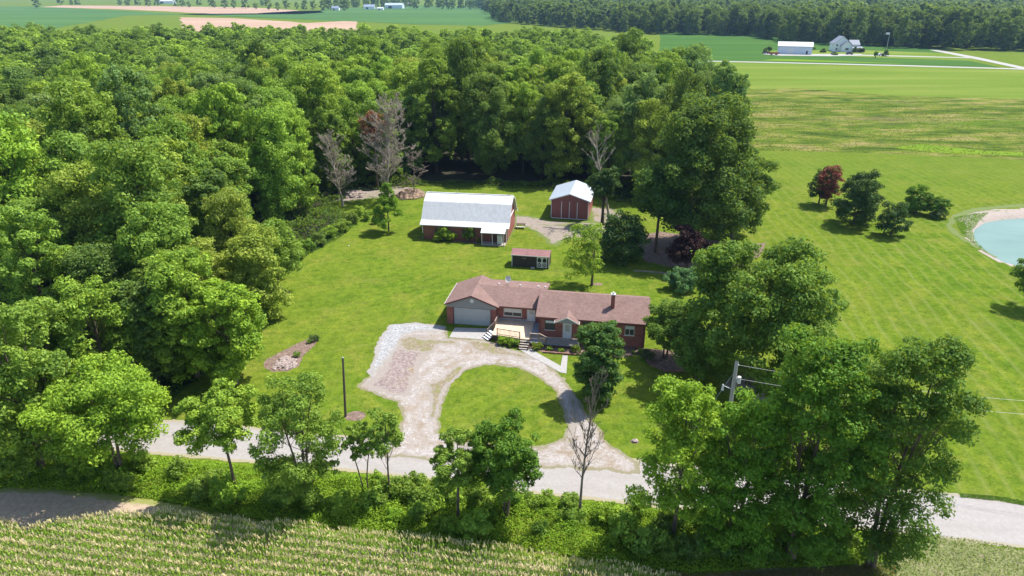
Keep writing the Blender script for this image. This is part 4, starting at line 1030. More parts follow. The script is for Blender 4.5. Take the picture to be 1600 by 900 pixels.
def trunk_mesh(seed, L, base_r, zfork, top, stems=1, mat='bark', limbs=10, spread=.5, sub=2):
    rng = np.random.default_rng(seed+999); VV = []; FF = []; off = 0
    def add(pts, rs, n):
        nonlocal off
        V, F = tube_arr(pts, rs, n); VV.extend(V); FF.extend([[a+off for a in f] for f in F]); off += len(V)
    for s_ in range(stems):
        a = s_*2.4+rng.uniform(0, 1); o_ = np.array([math.cos(a), math.sin(a), 0])*(spread if stems > 1 else 0)
        lean = o_*1.6+rng.normal(size=3)*[.15, .15, 0]*base_r*3
        r0 = base_r/(stems**.5); n = 7; pts = []; rs = []
        for i in range(n):
            f = i/(n-1); pts.append(o_*.25+lean*f*f*1.2+np.array([math.sin(f*5+seed)*.08*top*.1, math.cos(f*4+seed)*.08*top*.1, f*top])); rs.append(r0*(1.35 if i == 0 else 1)*(1-f)**.8+.02)
        add(pts, rs, 9); pts = np.array(pts)
        for i, (c, lr) in enumerate(L[s_::stems][:limbs]):
            f = np.clip((c[2]*.62)/top, zfork/top, .82); k = f*(n-1); k0 = int(k); st = pts[k0]*(1-(k-k0))+pts[min(k0+1, n-1)]*(k-k0)
            mid = st*.45+c*.55+np.array([0, 0, -.10*abs(c[2]-st[2])]); r1 = r0*.42*(1-f*.5)
            add([st, st*.75+mid*.25+rng.normal(size=3)*.05, mid, c], [r1, r1*.8, r1*.5, .025], 6)
            for q in range(sub):
                e = c+unit(rng.normal(size=3)+[0, 0, .4])*lr*.8; add([mid, (mid+e)/2+rng.normal(size=3)*.1, e], [r1*.38, r1*.25, .015], 4)
    return np_mesh('trunk', np.array(VV), np.array(FF), [M[mat]], True)
def tint(base, rng, dv=.12, dh=.08):
    k = 1+rng.uniform(-dv, dv); return (base[0]*k*(1+rng.uniform(-dh, dh)), base[1]*k, base[2]*k*(1+rng.uniform(-dh, dh)), 1)
T_BRIGHT = (.225, .345, .038); T_MID = (.170, .270, .036); T_DARK = (.102, .172, .034); T_YEL = (.260, .325, .045); T_BLUE = (.150, .240, .065); T_LIME = (.215, .345, .028)

# templates for the wood
NV = 12; WT = []
for i in range(NV):
    rg0 = random.Random(40+i); h = 19.5; r = rg0.uniform(4.4, 6.2)
    me, L = crown_mesh('crown', seed=100+i, rx=r, ry=r*rg0.uniform(.85, 1.1), z0=rg0.uniform(.4, 1.8), z1=h, nleaf=24000, leaf=.22, nlobe=rg0.choice([18, 24, 30]), npuff=rg0.choice([12, 15]),
                       shape=['full', 'egg', 'round', 'spread', 'full', 'round', 'full', 'egg', 'round', 'full', 'egg', 'spread'][i], lobe=rg0.uniform(.32, .42), puff=rg0.uniform(.26, .36), flat=.75)
    WT.append((me, trunk_mesh(100+i, L, .26, 4, h*.85, limbs=9, sub=0, mat='dark_bark')))
def put_tree(meshes, x, y, sc, rz, col, name, label, cat='tree', group=None, scz=None):
    t = empty(name, (x, y, 0), rz, label, cat, group)
    t.scale = (sc, sc, scz if scz else sc)
    a = link('trunk', meshes[1], t); b = link('crown', meshes[0], t); b.color = col
    return t

# the wood: trees one can count near the front, the rest behind as one mass
rng = random.Random(7); nrs = np.random.default_rng(7)
cand = []
WP = np.array(WOOD)
def wood_points(step, y0, y1, x0, x1):
    pts = []
    j = 0; y = y0
    while y < y1:
        x = x0+(step*.5 if j % 2 else 0)
        while x < x1:
            pts.append((x+rng.uniform(-.36, .36)*step, y+rng.uniform(-.36, .36)*step)); x += step
        y += step*.87; j += 1
    return pts
def infrust(x, y, z=8, m=60):
    d = y*math.cos(PITCH)-(z-CH)*math.sin(PITCH); return abs(800+FPX*x/d-800) < 800+m*1.0
pts = np.array(wood_points(8.3, 50, 330, -210, 80))
d = sdf(pts[:, 0], pts[:, 1], WOOD)
near = [(x, y, dd) for (x, y), dd in zip(pts, d) if dd < -3.4 and infrust(x, y, 12, 90)]
near.sort(key=lambda p: math.hypot(p[0], p[1]))
NEARN = 295
nearsel = near[:NEARN]; rcut = math.hypot(nearsel[-1][0], nearsel[-1][1])
SKIP = [(G(512, 352), 7), (G(530, 335), 6), (G(496, 372), 5), (G(540, 318), 7.5), (G(612, 312), 7.5), (G(955, 345), 6)]
TINTS = [(T_BRIGHT, 'bright green'), (T_MID, 'mid green'), (T_DARK, 'dark green'), (T_YEL, 'yellowish green'), (T_BLUE, 'bluish green')]
for (x, y, dd) in nearsel:
    if any(math.hypot(x-c[0], y-c[1]) < rr for c, rr in SKIP): continue
    nz = mn.noise(Vector((x*.035, y*.035, 3)))*.9+rng.uniform(-.55, .55)
    if x > -30 and y > 120:   # brighter stand behind the barn, darker towards the right
        nz += .25 if x < 18 else -.35
    if y < 85: nz += .15
    ti = 0 if nz > .32 else (3 if nz > .2 else (1 if nz > -.18 else (2 if nz > -.5 else 4)))
    sc = rng.choice([rng.uniform(.72, .95), rng.uniform(.9, 1.1), rng.uniform(1.0, 1.22)])
    if dd > -6.5: sc *= .86
    if y < 78 and x < -20: sc *= .80
    zone = 'left of the lawn' if x < -16 else ('behind the barn' if x < 18 else 'behind the right outbuilding')
    size = 'tall' if sc > 1.05 else ('low' if sc < .85 else 'medium')
    where = 'rimming' if dd > -8 else ('inside' if dd > -25 else 'deep in')
    if y < 88: where = 'roadward in' if dd <= -8 else where
    lab = '%s %s broadleaf tree %s the wood %s' % (size, TINTS[ti][1], where, zone)
    put_tree(WT[rng.choice([0, 4, 6, 9]) if dd > -9 else rng.randrange(NV)], x, y, sc, rng.uniform(0, 6.28), tint(TINTS[ti][0], rng), 'woodland_tree', lab, 'tree', lab.replace(' tree ', ' trees '), sc*(rng.uniform(.9, 1.28) if y > 100 else rng.uniform(.88, 1.08)))

# merged far foliage ------------------------------------------------------
LOD = [crown_arr(seed=300+i, rx=5.0, ry=4.6, z0=.6, z1=19, shape='full', nleaf=3000, leaf=.50, nlobe=20, npuff=7, lobe=.36, puff=.38, flat=.7) for i in range(4)]
LOD2 = [crown_arr(seed=320+i, rx=5.2, ry=5.0, z0=.5, z1=16, shape='full', nleaf=300, leaf=1.2, nlobe=10, npuff=4, lobe=.4, puff=.5, flat=.7) for i in range(4)]
def merged(name, pts, lods, label, cat, col, smin=.85, smax=1.2, zs=1.0):
    VV = []; LV = []
    for (x, y) in pts:
        V, F, lv, _ = lods[nrs.integers(len(lods))]; a = nrs.uniform(0, 6.28); s = nrs.uniform(smin, smax); c_, s_ = math.cos(a), math.sin(a)
        W = np.empty_like(V); W[:, 0] = x+s*(V[:, 0]*c_-V[:, 1]*s_); W[:, 1] = y+s*(V[:, 0]*s_+V[:, 1]*c_); W[:, 2] = V[:, 2]*s*zs*nrs.uniform(.9, 1.12)
        VV.append(W); LV.append(np.clip(lv*.45+nrs.uniform(-.15, .70), 0, 1))
    V = np.concatenate(VV); n = len(V)//4
    me = np_mesh(name, V, np.arange(n*4).reshape(n, 4), [M['leaf']], attrs=[('lv', 'FACE', np.concatenate(LV))])
    o = link(name, me); o.color = col; tag(o, label, cat, kind='stuff'); return o
pts = np.array(wood_points(8.2, 60, 540, -520, 80)); d = sdf(pts[:, 0], pts[:, 1], WOOD)
far = [(x, y) for (x, y), dd in zip(pts, d) if dd < -3 and math.hypot(x, y) > rcut+2 and infrust(x, y, 12, 60)]
for k, (cc, lb) in enumerate(((T_BRIGHT, 'brighter'), (T_MID, 'mid green'), (T_DARK, 'darker'))):
    sel = [p for p in far if (int((mn.noise(Vector((p[0]*.02, p[1]*.02, 9)))*1.6+1.5+rng.uniform(-.9, .9))) % 3) == k]
    if sel: merged('far_woodland', sel, LOD, '%s crowns of the back of the wood merging towards the fields' % lb, 'woodland', (*cc, 1), .8, 1.15, .86)
# distant wood to the right and beyond
DW = GP([(780,36),(900,44),(1000,53),(1056,54),(1187,56.5),(1225,66),(1300,70),(1450,77),(1600,80),(2300,100)]) + [(1400, 500), (1500, 1500), (-60, 1500)]
def region(poly, step0, k):
    P = np.array(poly); out = []; y = P[:, 1].min()
    while y < P[:, 1].max():
        st = step0*max(1, (y/600)**k); x = P[:, 0].min()
        row = []
        while x < P[:, 0].max(): row.append((x+nrs.uniform(-.4, .4)*st, y+nrs.uniform(-.4, .4)*st)); x += st
        out += row; y += st*.9
    out = np.array(out); d = sdf(out[:, 0], out[:, 1], poly)
    return [tuple(p) for p, dd in zip(out, d) if dd < 0 and infrust(p[0], p[1], 8, 40)]
dw = region(DW, 9.5, .9)
front = [p for p in dw if sdf(np.array([p[0]]), np.array([p[1]]), DW)[0] > -70 and p[1] < 760]
fs = set(front); back = [p for p in dw if p not in fs]
merged('distant_wood', front, LOD, 'front rows of the distant wood beyond the right hand fields', 'woodland', (.075, .125, .028, 1), .7, 1.35)
merged('distant_wood', [p for i, p in enumerate(back) if i % 2], LOD2, 'deeper part of the distant wood beyond the right hand fields', 'woodland', (.055, .098, .028, 1), .7, 1.6)
merged('distant_wood', [p for i, p in enumerate(back) if not i % 2], LOD2, 'lighter crowns in the deeper part of the distant wood', 'woodland', (.078, .13, .03, 1), .7, 1.6)
hz = region([(-60, 1500), (2000, 1500), (3200, 2600), (3200, 3600), (400, 3400), (-100, 2100)], 17, .55)
merged('horizon_wood', hz, LOD2, 'blue hazed woods along the horizon at top right', 'woodland', (.045, .080, .025, 1), 1.6, 2.6, .75)
hz2 = region(GP([(540,11),(600,10.5),(860,11),(880,14),(700,13),(640,10.2)]) + [(0, 1500), (-150, 1750), (-420, 1600)], 14, .4)
merged('far_wood_belt', hz2, LOD2, 'belt of dark trees behind the far left farmsteads', 'woodland', (*T_DARK, 1), 1.0, 1.4)
# hedgerow trees one can count on the far left fields
far_lod = []
for i in range(3):
    V, F, lv, L = crown_arr(seed=340+i, rx=5.2, ry=5, z0=.5, z1=13, shape='full', nleaf=900, leaf=.75, nlobe=10, npuff=5, lobe=.38, puff=.45, flat=.7)
    far_lod.append((np_mesh('crown', V, F, [M['leaf']], attrs=[('lv', 'FACE', lv)]), trunk_mesh(340+i, L, .3, 2, 8, limbs=4, sub=0)))
FT = [(58,13),(95,7),(112,8),(122,8.5),(188,9),(200,9.5),(216,8.6),(232,10),(246,9),(276,10.5),(286,11),(296,11.6),(335,12.3),(352,13),(366,13.2),(384,13.6),(400,14.4),(420,15.4),(434,16.6),(448,14),(464,14.4),(476,16),(490,15.5),(505,17),(516,16),(539,17),(650,14),(668,13),(690,14.5),(705,15),(720,14),(736,15),(770,16),(784,15),(808,15),(818,14),(830,17),(848,16),(862,12),(870,14),(640,7),(330,9.2),(312,8.8),(410,9.8)]
for i, (px, py) in enumerate(FT):
    x, y = G(px, py); s = rng.uniform(.75, 1.3)*(1.3 if y > 1300 else 1)
    lab = 'distant dark tree in the hedgerows of the far left fields'
    put_tree(far_lod[i % 3], x, y, s, rng.uniform(0, 6), tint(T_DARK, rng), 'hedgerow_tree', lab, 'tree', 'trees in the far hedgerows')

# trees with a character of their own -----------------------------------------
def own_tree(px, pb, ptop, rpx,  label, name='broadleaf_tree', col=T_MID, seed=1, nleaf=16000, leaf=.16, shape='round', z0f=.2, base_r=.2, stems=1, mat='leaf', ry=None, dx=0.0, bark='bark', top=None, **kw):
    x, y = G(px, pb); h = top or topz(ptop, y)
    dep = y*math.cos(PITCH)+(CH-h*.55)*math.sin(PITCH); rx = rpx*dep/FPX; x = (px-800)/FPX*dep
    V, F, lv, L = crown_arr(seed=seed, rx=rx, ry=ry*rx if ry else rx, z0=h*z0f, z1=h*.97, nleaf=nleaf, leaf=leaf, shape=shape, **kw)
    if dx: V[:, 0] += dx; L = [(c+np.array([dx, 0, 0]), r) for c, r in L]
    t = empty(name, (x, y, 0), 0, label, 'tree')
    link('trunk', trunk_mesh(seed, L, base_r, h*z0f*.8, h*.86, stems, bark, spread=.5+.1*stems), t)
    c = link('crown', np_mesh('crown', V, F, [M[mat]], attrs=[('lv', 'FACE', lv)]), t); c.color = (*col, 1)
    return t
OWN = [
 # roadside row, left to right
 (22, 735, 478, 82, 'tall mid green tree at the left edge of the photo by the road', dict(col=T_MID, seed=11, nleaf=30000, z0f=0.06, base_r=.28, gap=.05, shape='full', nlobe=24, lobe=0.34)),
 (160, 745, 556, 100, 'broad bright green tree, the leftmost big crown of the roadside row', dict(col=T_LIME, seed=12, nleaf=36000, leaf=.14, z0f=0.14, base_r=.2, stems=2, gap=.08, nlobe=26, lobe=.34, shape='round')),
 (348, 772, 588, 66, 'light green slim tree with a thin bare stem, second in the roadside row', dict(col=T_BRIGHT, seed=13, nleaf=17000, leaf=.13, z0f=.40, base_r=.13, gap=.18, nlobe=14, lobe=.32)),
 (466, 795, 590, 68, 'many stemmed darker tree with ragged crown, third in the roadside row', dict(col=T_MID, seed=14, nleaf=21000, leaf=.12, z0f=0.08, base_r=.2, stems=4, gap=.22, nlobe=26, lobe=.30, shape='full')),
 (565, 775, 645, 30, 'small sparse tree between the many stemmed tree and the left drive entrance', dict(col=T_MID, seed=15, nleaf=3800, leaf=.12, z0f=.35, base_r=.07, stems=2, gap=.4, nlobe=9, lobe=.3)),
 (604, 783, 622, 27, 'very slender sparse sapling in front of the left drive entrance', dict(col=T_MID, seed=16, nleaf=3800, leaf=.11, z0f=.36, base_r=.08, gap=.35, nlobe=10, lobe=.34)),
 (714, 812, 658, 46, 'thin tree with gappy crown just left of the grass island trees', dict(col=T_MID, seed=17, nleaf=11000, leaf=.12, z0f=.28, base_r=.12, gap=.3, nlobe=14, lobe=.32)),
 (792, 812, 630, 62, 'dark leafy two stemmed tree in front of the grass island', dict(col=(.085, .185, .018), seed=18, nleaf=22000, leaf=.12, z0f=.16, base_r=.17, stems=3, gap=.2, nlobe=18, lobe=.33)),
 (1066, 845, 592, 58, 'lime green tree at the left end of the big right roadside clump', dict(col=T_LIME, seed=19, nleaf=18000, leaf=.13, z0f=0.14, base_r=.17, gap=0.3, nlobe=20, shape='full', lobe=0.36)),
 (1160, 862, 612, 62, 'dense mid green tree in the middle of the right roadside clump', dict(col=(.12, .25, .02), seed=20, nleaf=32000, leaf=.12, z0f=0.0, base_r=.2, stems=3, gap=0.22, nlobe=28, lobe=.34, shape='full')),
 (1272, 872, 512, 86, 'tallest leafy tree of the right roadside clump, deep green', dict(col=(.085, .19, .018), seed=21, nleaf=46000, leaf=.135, z0f=0.02, base_r=.28, stems=2, gap=0.2, nlobe=34, lobe=0.3, shape='full')),
 (1410, 880, 524, 96, 'dark wide tree with see through gaps at the right end of the roadside clump', dict(col=(.075, .155, .022), seed=22, nleaf=42000, leaf=.12, z0f=0.03, base_r=.26, stems=3, gap=0.32, nlobe=36, lobe=.27, shape='full')),
 # yard
 (1192, 598, 392, 138, 'huge spreading tree with a broad crown right of the brick house', dict(col=(.115, .205, .03), seed=23, nleaf=62000, leaf=.19, z0f=0.12, base_r=.45, shape='full', gap=.06, nlobe=44, lobe=0.28, flat=0.7, name='spreading_tree')),
 (1045, 560, 466, 44, 'loose pale green tree against the right end of the brick house', dict(col=(.125, .215, .035), seed=24, nleaf=15000, leaf=.15, z0f=.12, base_r=.16, stems=3, gap=.25, nlobe=15)),
 (1095, 600, 505, 48, 'thin leaved tree between the house end and the spreading tree', dict(col=(.11, .20, .03), seed=25, nleaf=18000, leaf=.15, z0f=0.06, base_r=.15, stems=2, gap=.2, nlobe=20)),
 (936, 622, 506, 39, 'dense dark ornamental tree leafy to the ground before the front porch', dict(col=(.07, .155, .038), seed=26, nleaf=30000, leaf=.13, z0f=0.03, base_r=.15, shape='full', nlobe=34, lobe=0.32, flat=.7, puff=.36, name='ornamental_tree')),
 (1084, 386, 160, 92, 'giant dark tree with a rounded crown right of the outbuildings', dict(col=(.070, .130, .024), seed=27, nleaf=62000, leaf=.24, z0f=0.1, base_r=.5, nlobe=46, lobe=0.27, puff=.4, gap=.04, dx=1.6, name='giant_tree', shape='full')),
 (1152, 372, 232, 52, 'dark tree filling the right side of the giant dark tree', dict(col=(.085, .155, .025), seed=28, nleaf=26000, leaf=.23, z0f=0.05, base_r=.3, nlobe=26, lobe=.34, gap=.1, shape='full')),
 (1033, 394, 232, 44, 'upright dark tree with a straight trunk standing beside the purple tree', dict(col=(.055, .12, .022), seed=29, nleaf=20000, leaf=.22, z0f=0.2, base_r=.26, nlobe=16)),
 (928, 446, 350, 30, 'small yellow green tree with a short forked trunk on the back lawn', dict(col=(.21, .32, .03), seed=30, nleaf=6500, leaf=.14, z0f=0.16, base_r=.16, gap=.15, nlobe=14, shape='full', name='small_tree', dx=-1.3)),
 (604, 362, 279, 22, 'narrow young green tree on the lawn left of the barn', dict(col=(.13, .25, .02), seed=31, nleaf=9000, leaf=.14, z0f=.16, base_r=.11, shape='cone', nlobe=16, lobe=.5, name='young_tree')),
 (1077, 425, 353, 31, 'dark purple leaved tree at the edge of the shaded ground', dict(col=(.050, .018, .024), seed=32, nleaf=12000, leaf=.15, z0f=.08, base_r=.14, gap=.15, nlobe=15, mat='dead_leaf', name='purple_tree')),
 (1068, 452, 424, 30, 'bluish green low bush between the purple tree and the spreading tree', dict(col=(.085, .20, .085), seed=33, nleaf=9000, leaf=.13, z0f=0.02, base_r=.1, stems=3, nlobe=12, name='blue_green_bush', shape='full')),
 (975, 408, 338, 36, 'dark low evergreen behind the yellow green tree', dict(col=(.048, .098, .024), seed=34, nleaf=14000, leaf=.17, z0f=0.02, base_r=.15, nlobe=24, shape='full', mat='needle', name='evergreen_tree')),
 (944, 352, 262, 28, 'dark conifer with bare lower trunk right of the red outbuilding', dict(col=(.048, .098, .024), seed=35, nleaf=9000, leaf=.18, z0f=.42, base_r=.3, nlobe=12, gap=.15, mat='needle', name='conifer_tree', bark='dark_bark')),
 (584, 296, 158, 20, 'thin dying tree with rusty brown leaves behind the big grey dead tree', dict(col=(.21, .085, .04), seed=63, nleaf=2600, leaf=.2, z0f=.45, base_r=.2, nlobe=14, gap=.3, mat='dead_leaf', name='dying_tree')),
 # right hand field
 (1285, 319, 264, 19, 'dark pine half hidden behind the rusty red pine', dict(col=(.048, .098, .024), seed=36, nleaf=5000, leaf=.18, z0f=0.14, base_r=.14, nlobe=16, mat='needle', gap=.15, name='pine_tree', shape='full')),
 (1297, 322, 259, 19, 'dying pine with rusty red needles in the right field', dict(col=(.24, .072, .052), seed=37, nleaf=5500, leaf=.17, z0f=0.15, base_r=.14, nlobe=16, mat='dead_leaf', gap=.1, name='pine_tree', shape='full')),
 (1343, 350, 272, 42, 'largest dark green pine of the group in the right field', dict(col=(.048, .098, .024), seed=38, nleaf=20000, leaf=.17, z0f=0.04, base_r=.2, stems=2, nlobe=30, lobe=.3, mat='needle', name='pine_tree', shape='full')),
 (1398, 368, 320, 24, 'small leaning dark pine at the front of the group in the right field', dict(col=(.048, .098, .024), seed=39, nleaf=6500, leaf=.16, z0f=0.12, base_r=.13, nlobe=18, mat='needle', gap=.2, name='pine_tree', shape='full')),
 (1436, 333, 292, 20, 'bright green bushy willow near the pond bank', dict(col=(.085, .19, .02), seed=40, nleaf=7000, leaf=.17, z0f=0.02, base_r=.12, stems=3, nlobe=18, gap=.1, name='willow_bush', shape='full')),
 (1466, 337, 306, 20, 'lower green bush right of the willow near the pond', dict(col=(.070, .165, .02), seed=41, nleaf=6000, leaf=.16, z0f=.05, base_r=.1, stems=3, nlobe=12, gap=.2, name='green_bush')),
 (1466, 341, 326, 13, 'small grey green shrub at the foot of the bushes by the pond', dict(col=(.075, .12, .06), seed=42, nleaf=2200, leaf=.13, z0f=.03, base_r=.05, nlobe=8, name='grey_shrub')),
 (1620, 480, 396, 30, 'light green tree reaching in at the right edge below the pond', dict(col=(.10, .20, .03), seed=43, nleaf=9000, leaf=.15, z0f=.15, base_r=.15, nlobe=13)),
 # edge of the wood on the left
 (60, 655, 470, 66, 'mid green tree in the dark corner where the left wood meets the road', dict(col=T_MID, seed=60, nleaf=24000, leaf=.17, z0f=.05, base_r=.22, shape='full', nlobe=26, lobe=.32)),
 (150, 622, 440, 72, 'bright tree in the left wood behind the broad roadside tree', dict(col=T_BRIGHT, seed=61, nleaf=26000, leaf=.17, z0f=.05, base_r=.22, shape='full', nlobe=26, lobe=.32)),
 (228, 600, 440, 60, 'deep green tree in the left wood next to the mid green maple', dict(col=T_DARK, seed=62, nleaf=22000, leaf=.18, z0f=.05, base_r=.22, shape='full', nlobe=26, lobe=.32)),
 (352, 600, 440, 64, 'large bright yellow green maple at the front edge of the left wood', dict(col=T_LIME, seed=44, nleaf=34000, leaf=.17, z0f=0.08, base_r=.25, nlobe=34, lobe=0.3, gap=.05, name='maple_tree', shape='full')),
 (285, 590, 395, 72, 'mid green maple behind and left of the bright yellow green maple', dict(col=T_BRIGHT, seed=45, nleaf=30000, leaf=.18, z0f=0.08, base_r=.25, nlobe=30, lobe=0.32, name='maple_tree', shape='full')),
 (397, 500, 365, 46, 'yellow tinged tree on the lawn edge of the left wood', dict(col=T_YEL, seed=46, nleaf=20000, leaf=.18, z0f=0.05, base_r=.2, nlobe=18, gap=.08, shape='full')),
 (428, 455, 330, 36, 'dull green tree on the lawn edge behind the stump', dict(col=T_MID, seed=47, nleaf=15000, leaf=.18, z0f=.08, base_r=.2, nlobe=16)),
]
for (px, pb, pt_, rp, lab, kw) in OWN: own_tree(px, pb, pt_, rp, lab, **kw)

# conifers and shade trees at the distant farm
for i, (px, py, pt_, rp, col, nm, lab) in enumerate([
    (1196, 84, 74.5, 3.2, T_DARK, 'round_tree', 'small dark tree left of the pale blue farm building'),
    (1203, 83, 72.5, 3.6, T_DARK, 'round_tree', 'dark tree touching the left end of the pale blue farm building'),
    (1227, 80, 73, 3, T_DARK, 'round_tree', 'small tree poking up behind the pale blue farm building'),
    (1268, 80, 73, 6, T_MID, 'green_bush', 'low green bush behind the right end of the pale blue farm building'),
    (1287, 84, 75, 5, T_DARK, 'spruce_tree', 'dark cone shaped spruce left of the white farmhouse'),
    (1305, 88, 84, 4, T_DARK, 'dark_bush', 'dark bush standing just before the distant farmhouse'),
    (1336, 84, 72.5, 4, T_DARK, 'spruce_tree', 'tall dark spruce right of the white farmhouse'),
    (1346, 84, 75.5, 6, (.03, .04, .03), 'round_tree', 'round purplish dark tree right of the farmhouse spruce'),
    (1369, 92, 79, 2.4, T_MID, 'young_tree', 'thin young tree on the farm lawn left of the flagpole'),
    (1385, 90, 77, 5.5, T_DARK, 'spruce_tree', 'dark spruce at the foot of the flagpole')]):
    y = G(px, py)[1]
    own_tree(px, py-2, pt_, rp, lab, name=nm, col=col, seed=400+i, nleaf=1200, leaf=.5, z0f=.08, base_r=.2, nlobe=10, shape='cone' if 'spruce' in nm else 'round')

# bare and dead trees
def bare_tree(px, pb, ptop, label, seed=1, r0=.18, mat='dead_bark', spread=.55, levels=5, up=.35, name='dead_tree', first=.25, lean=(0, 0), nb=(4, 6), fork=False, cat='dead tree', lenf=.62, k0=16, wob=.35, tw=.02):
    x, y = G(px, pb); h = topz(ptop, y); rg_ = random.Random(seed)
    VV = []; FF = []; off = [0]
    def add(pts, rs, n):
        V, F = tube_arr(pts, rs, n); VV.extend(V); FF.extend([[a+off[0] for a in f] for f in F]); off[0] += len(V)
    def grow(p, d, L_, r, lv):
        n = 4 if lv > 0 else 7; pts = [p]; dd = d.copy()
        for i in range(n):
            dd = (dd+Vector((rg_.gauss(0, .13), rg_.gauss(0, .13), rg_.gauss(0, .08)+(.04 if lv else 0)))*(wob if lv == 0 else 1)).normalized(); pts.append(pts[-1]+dd*L_/n)
        rs = [r*(1-.75*i/n) for i in range(n+1)]
        if lv == 0: rs[0] *= 1.3
        add([tuple(q) for q in pts], [max(tw, q) for q in rs], 8 if lv == 0 else (5 if lv < 3 else 3))
        if lv >= levels: return
        k = k0 if lv == 0 else rg_.randint(*nb)
        for j in range(k):
            f = rg_.uniform(first if lv == 0 else .25, 1.0); q = f*n; a = pts[int(q)] if int(q) >= n else pts[int(q)].lerp(pts[int(q)+1], q-int(q))
            ph = rg_.uniform(0, 6.28); side = Vector((math.cos(ph), math.sin(ph), 0))
            nd = (d*(1-spread)+side*spread*(1.25 if lv == 0 else 1)+Vector((0, 0, up))*rg_.uniform(.3, 1)).normalized()
            grow(a, nd, L_*lenf*rg_.uniform(.5, 1)*(1-f*.45 if lv == 0 else .9), max(.012, r*(1-.6*f)*.45), lv+1)
    t = empty(name, (x, y, 0), 0, label, cat)
    d0 = Vector((lean[0], lean[1], 1)).normalized()
    grow(Vector((0, 0, 0)), d0, h*.97, r0, 0)
    if fork: grow(Vector((0, 0, h*.3)), Vector((-.5, 0, 1)).normalized(), h*.75, r0*.7, 1)
    link('branches', np_mesh('branches', np.array(VV), np.array(FF), [M[mat]], True), t)
    return t
bare_tree(906, 806, 598, 'tall bare grey tree standing alone at the roadside right of the grass island', 3, .12, 'dead_bark_dark', .42, 4, .8, first=.3, nb=(5, 7), lenf=.34, k0=34, tw=.011, wob=.15)
bare_tree(536, 322, 214, 'smaller grey dead tree at the wood edge left of the big dead tree', 5, .22, 'dead_bark', .6, 4, .35, first=.2, nb=(6, 8), lenf=.45, k0=34)
bare_tree(606, 314, 166, 'big wide grey dead tree above the straw mound at the wood edge', 8, .3, 'dead_bark', .6, 4, .35, first=.12, nb=(7, 9), lenf=.48, k0=44)
bare_tree(648, 306, 246, 'low tangled dead branches leaning from the wood left of the barn', 9, .14, 'dead_bark_dark', .7, 4, .1, first=.1, nb=(4, 6), lenf=.55, k0=20)
bare_tree(953, 350, 214, 'forked bare tan tree rising between the outbuilding and the giant tree', 12, .28, 'dead_bark', .5, 4, .45, first=.45, lean=(-.12, 0), nb=(4, 5), lenf=.42)

# shrubs -----------------------------------------------------------------
SH = []
for i in range(5):
    V, F, lv, L = crown_arr(seed=500+i, rx=1, ry=.9, z0=.05, z1=1.25, nleaf=1500, leaf=.085, nlobe=9, npuff=5, lobe=.42, puff=.5, flat=.8)
    SH.append(np_mesh('leaves', V, F, [M['leaf']], attrs=[('lv', 'FACE', lv)]))
def stemset(seed):
    rg_ = np.random.default_rng(seed); VV = []; FF = []; off = 0
    for k in range(6):
        a = rg_.uniform(0, 6.28); e = np.array([math.cos(a)*.5, math.sin(a)*.5, .8]); V, F = tube_arr([(0, 0, 0), e*.5+[0, 0, .1], e], [.03, .02, .008], 5)
        VV.extend(V); FF.extend([[q+off for q in f] for f in F]); off += len(V)
    return np_mesh('stems', np.array(VV), np.array(FF), [M['bark']])
STM = stemset(3)
def shrub(x, y, s, label, col=T_MID, group=None, name='shrub', sz=1.0):
    t = empty(name, (x, y, 0), rng.uniform(0, 6.28), label, 'shrub', group); t.scale = (s, s, s*sz)
    link('stems', STM, t); c = link('leaves', SH[rng.randrange(5)], t); c.color = tint(col, rng); return t
def sp(px, py, s, label, col=T_MID, name='shrub', sz=1.0): x, y = G(px, py); return shrub(x, y, s, label, col, None, name, sz)
sp(785, 538, .85, 'bright yellow green shrub at the left foot of the deck', T_LIME); sp(797, 540, .8, 'mid green shrub in the middle before the deck railing', T_BRIGHT)
sp(805, 540, .7, 'darker shrub beside the deck steps', T_MID); sp(840, 546, .75, 'rounded golden green shrub right of the deck steps', (.13, .18, .02))
sp(859, 548, .45, 'spiky pale green plant in the porch bed', T_BRIGHT, 'garden_plant'); sp(877, 550, .4, 'small leafy plant low in the porch bed', T_BRIGHT, 'garden_plant')
sp(899, 551, .8, 'golden green shrub beside the ornamental tree at the porch end', (.13, .18, .02)); sp(990, 553, .35, 'small dark plant against the brick wall right of the porch', T_DARK, 'garden_plant')
sp(1000, 552, .5, 'upright plant against the brick wall near the right corner', T_MID, 'garden_plant'); sp(1012, 562, .9, 'grey green shrub in the mulch bed at the house end', (.08, .11, .06))
sp(662, 372, .85, 'dusty green bush at the left corner of the barn', T_MID, sz=1.1); sp(693, 376, 1.5, 'big leafy bush left of centre along the barn front', T_BRIGHT, sz=1.3); sp(704, 377, 1.15, 'second leafy bush along the barn front, right beside the biggest', T_BRIGHT, sz=1.3)
sp(683, 377, .9, 'low yellow green clump at the foot of the barn bushes', T_YEL); sp(734, 378, 1.25, 'dark upright shrub along the barn front near the porch', T_DARK, sz=1.7); sp(747, 379, .5, 'small plant next to the barn porch post', T_MID, sz=1.3)
sp(465, 557, .5, 'small round shrub on the mulch island with the stones', T_MID); sp(492, 533, .7, 'grey green clump at the top tip of the mulch island', (.09, .15, .05)); sp(484, 536, .4, 'low leafy tuft on the upper mulch island', T_BRIGHT)
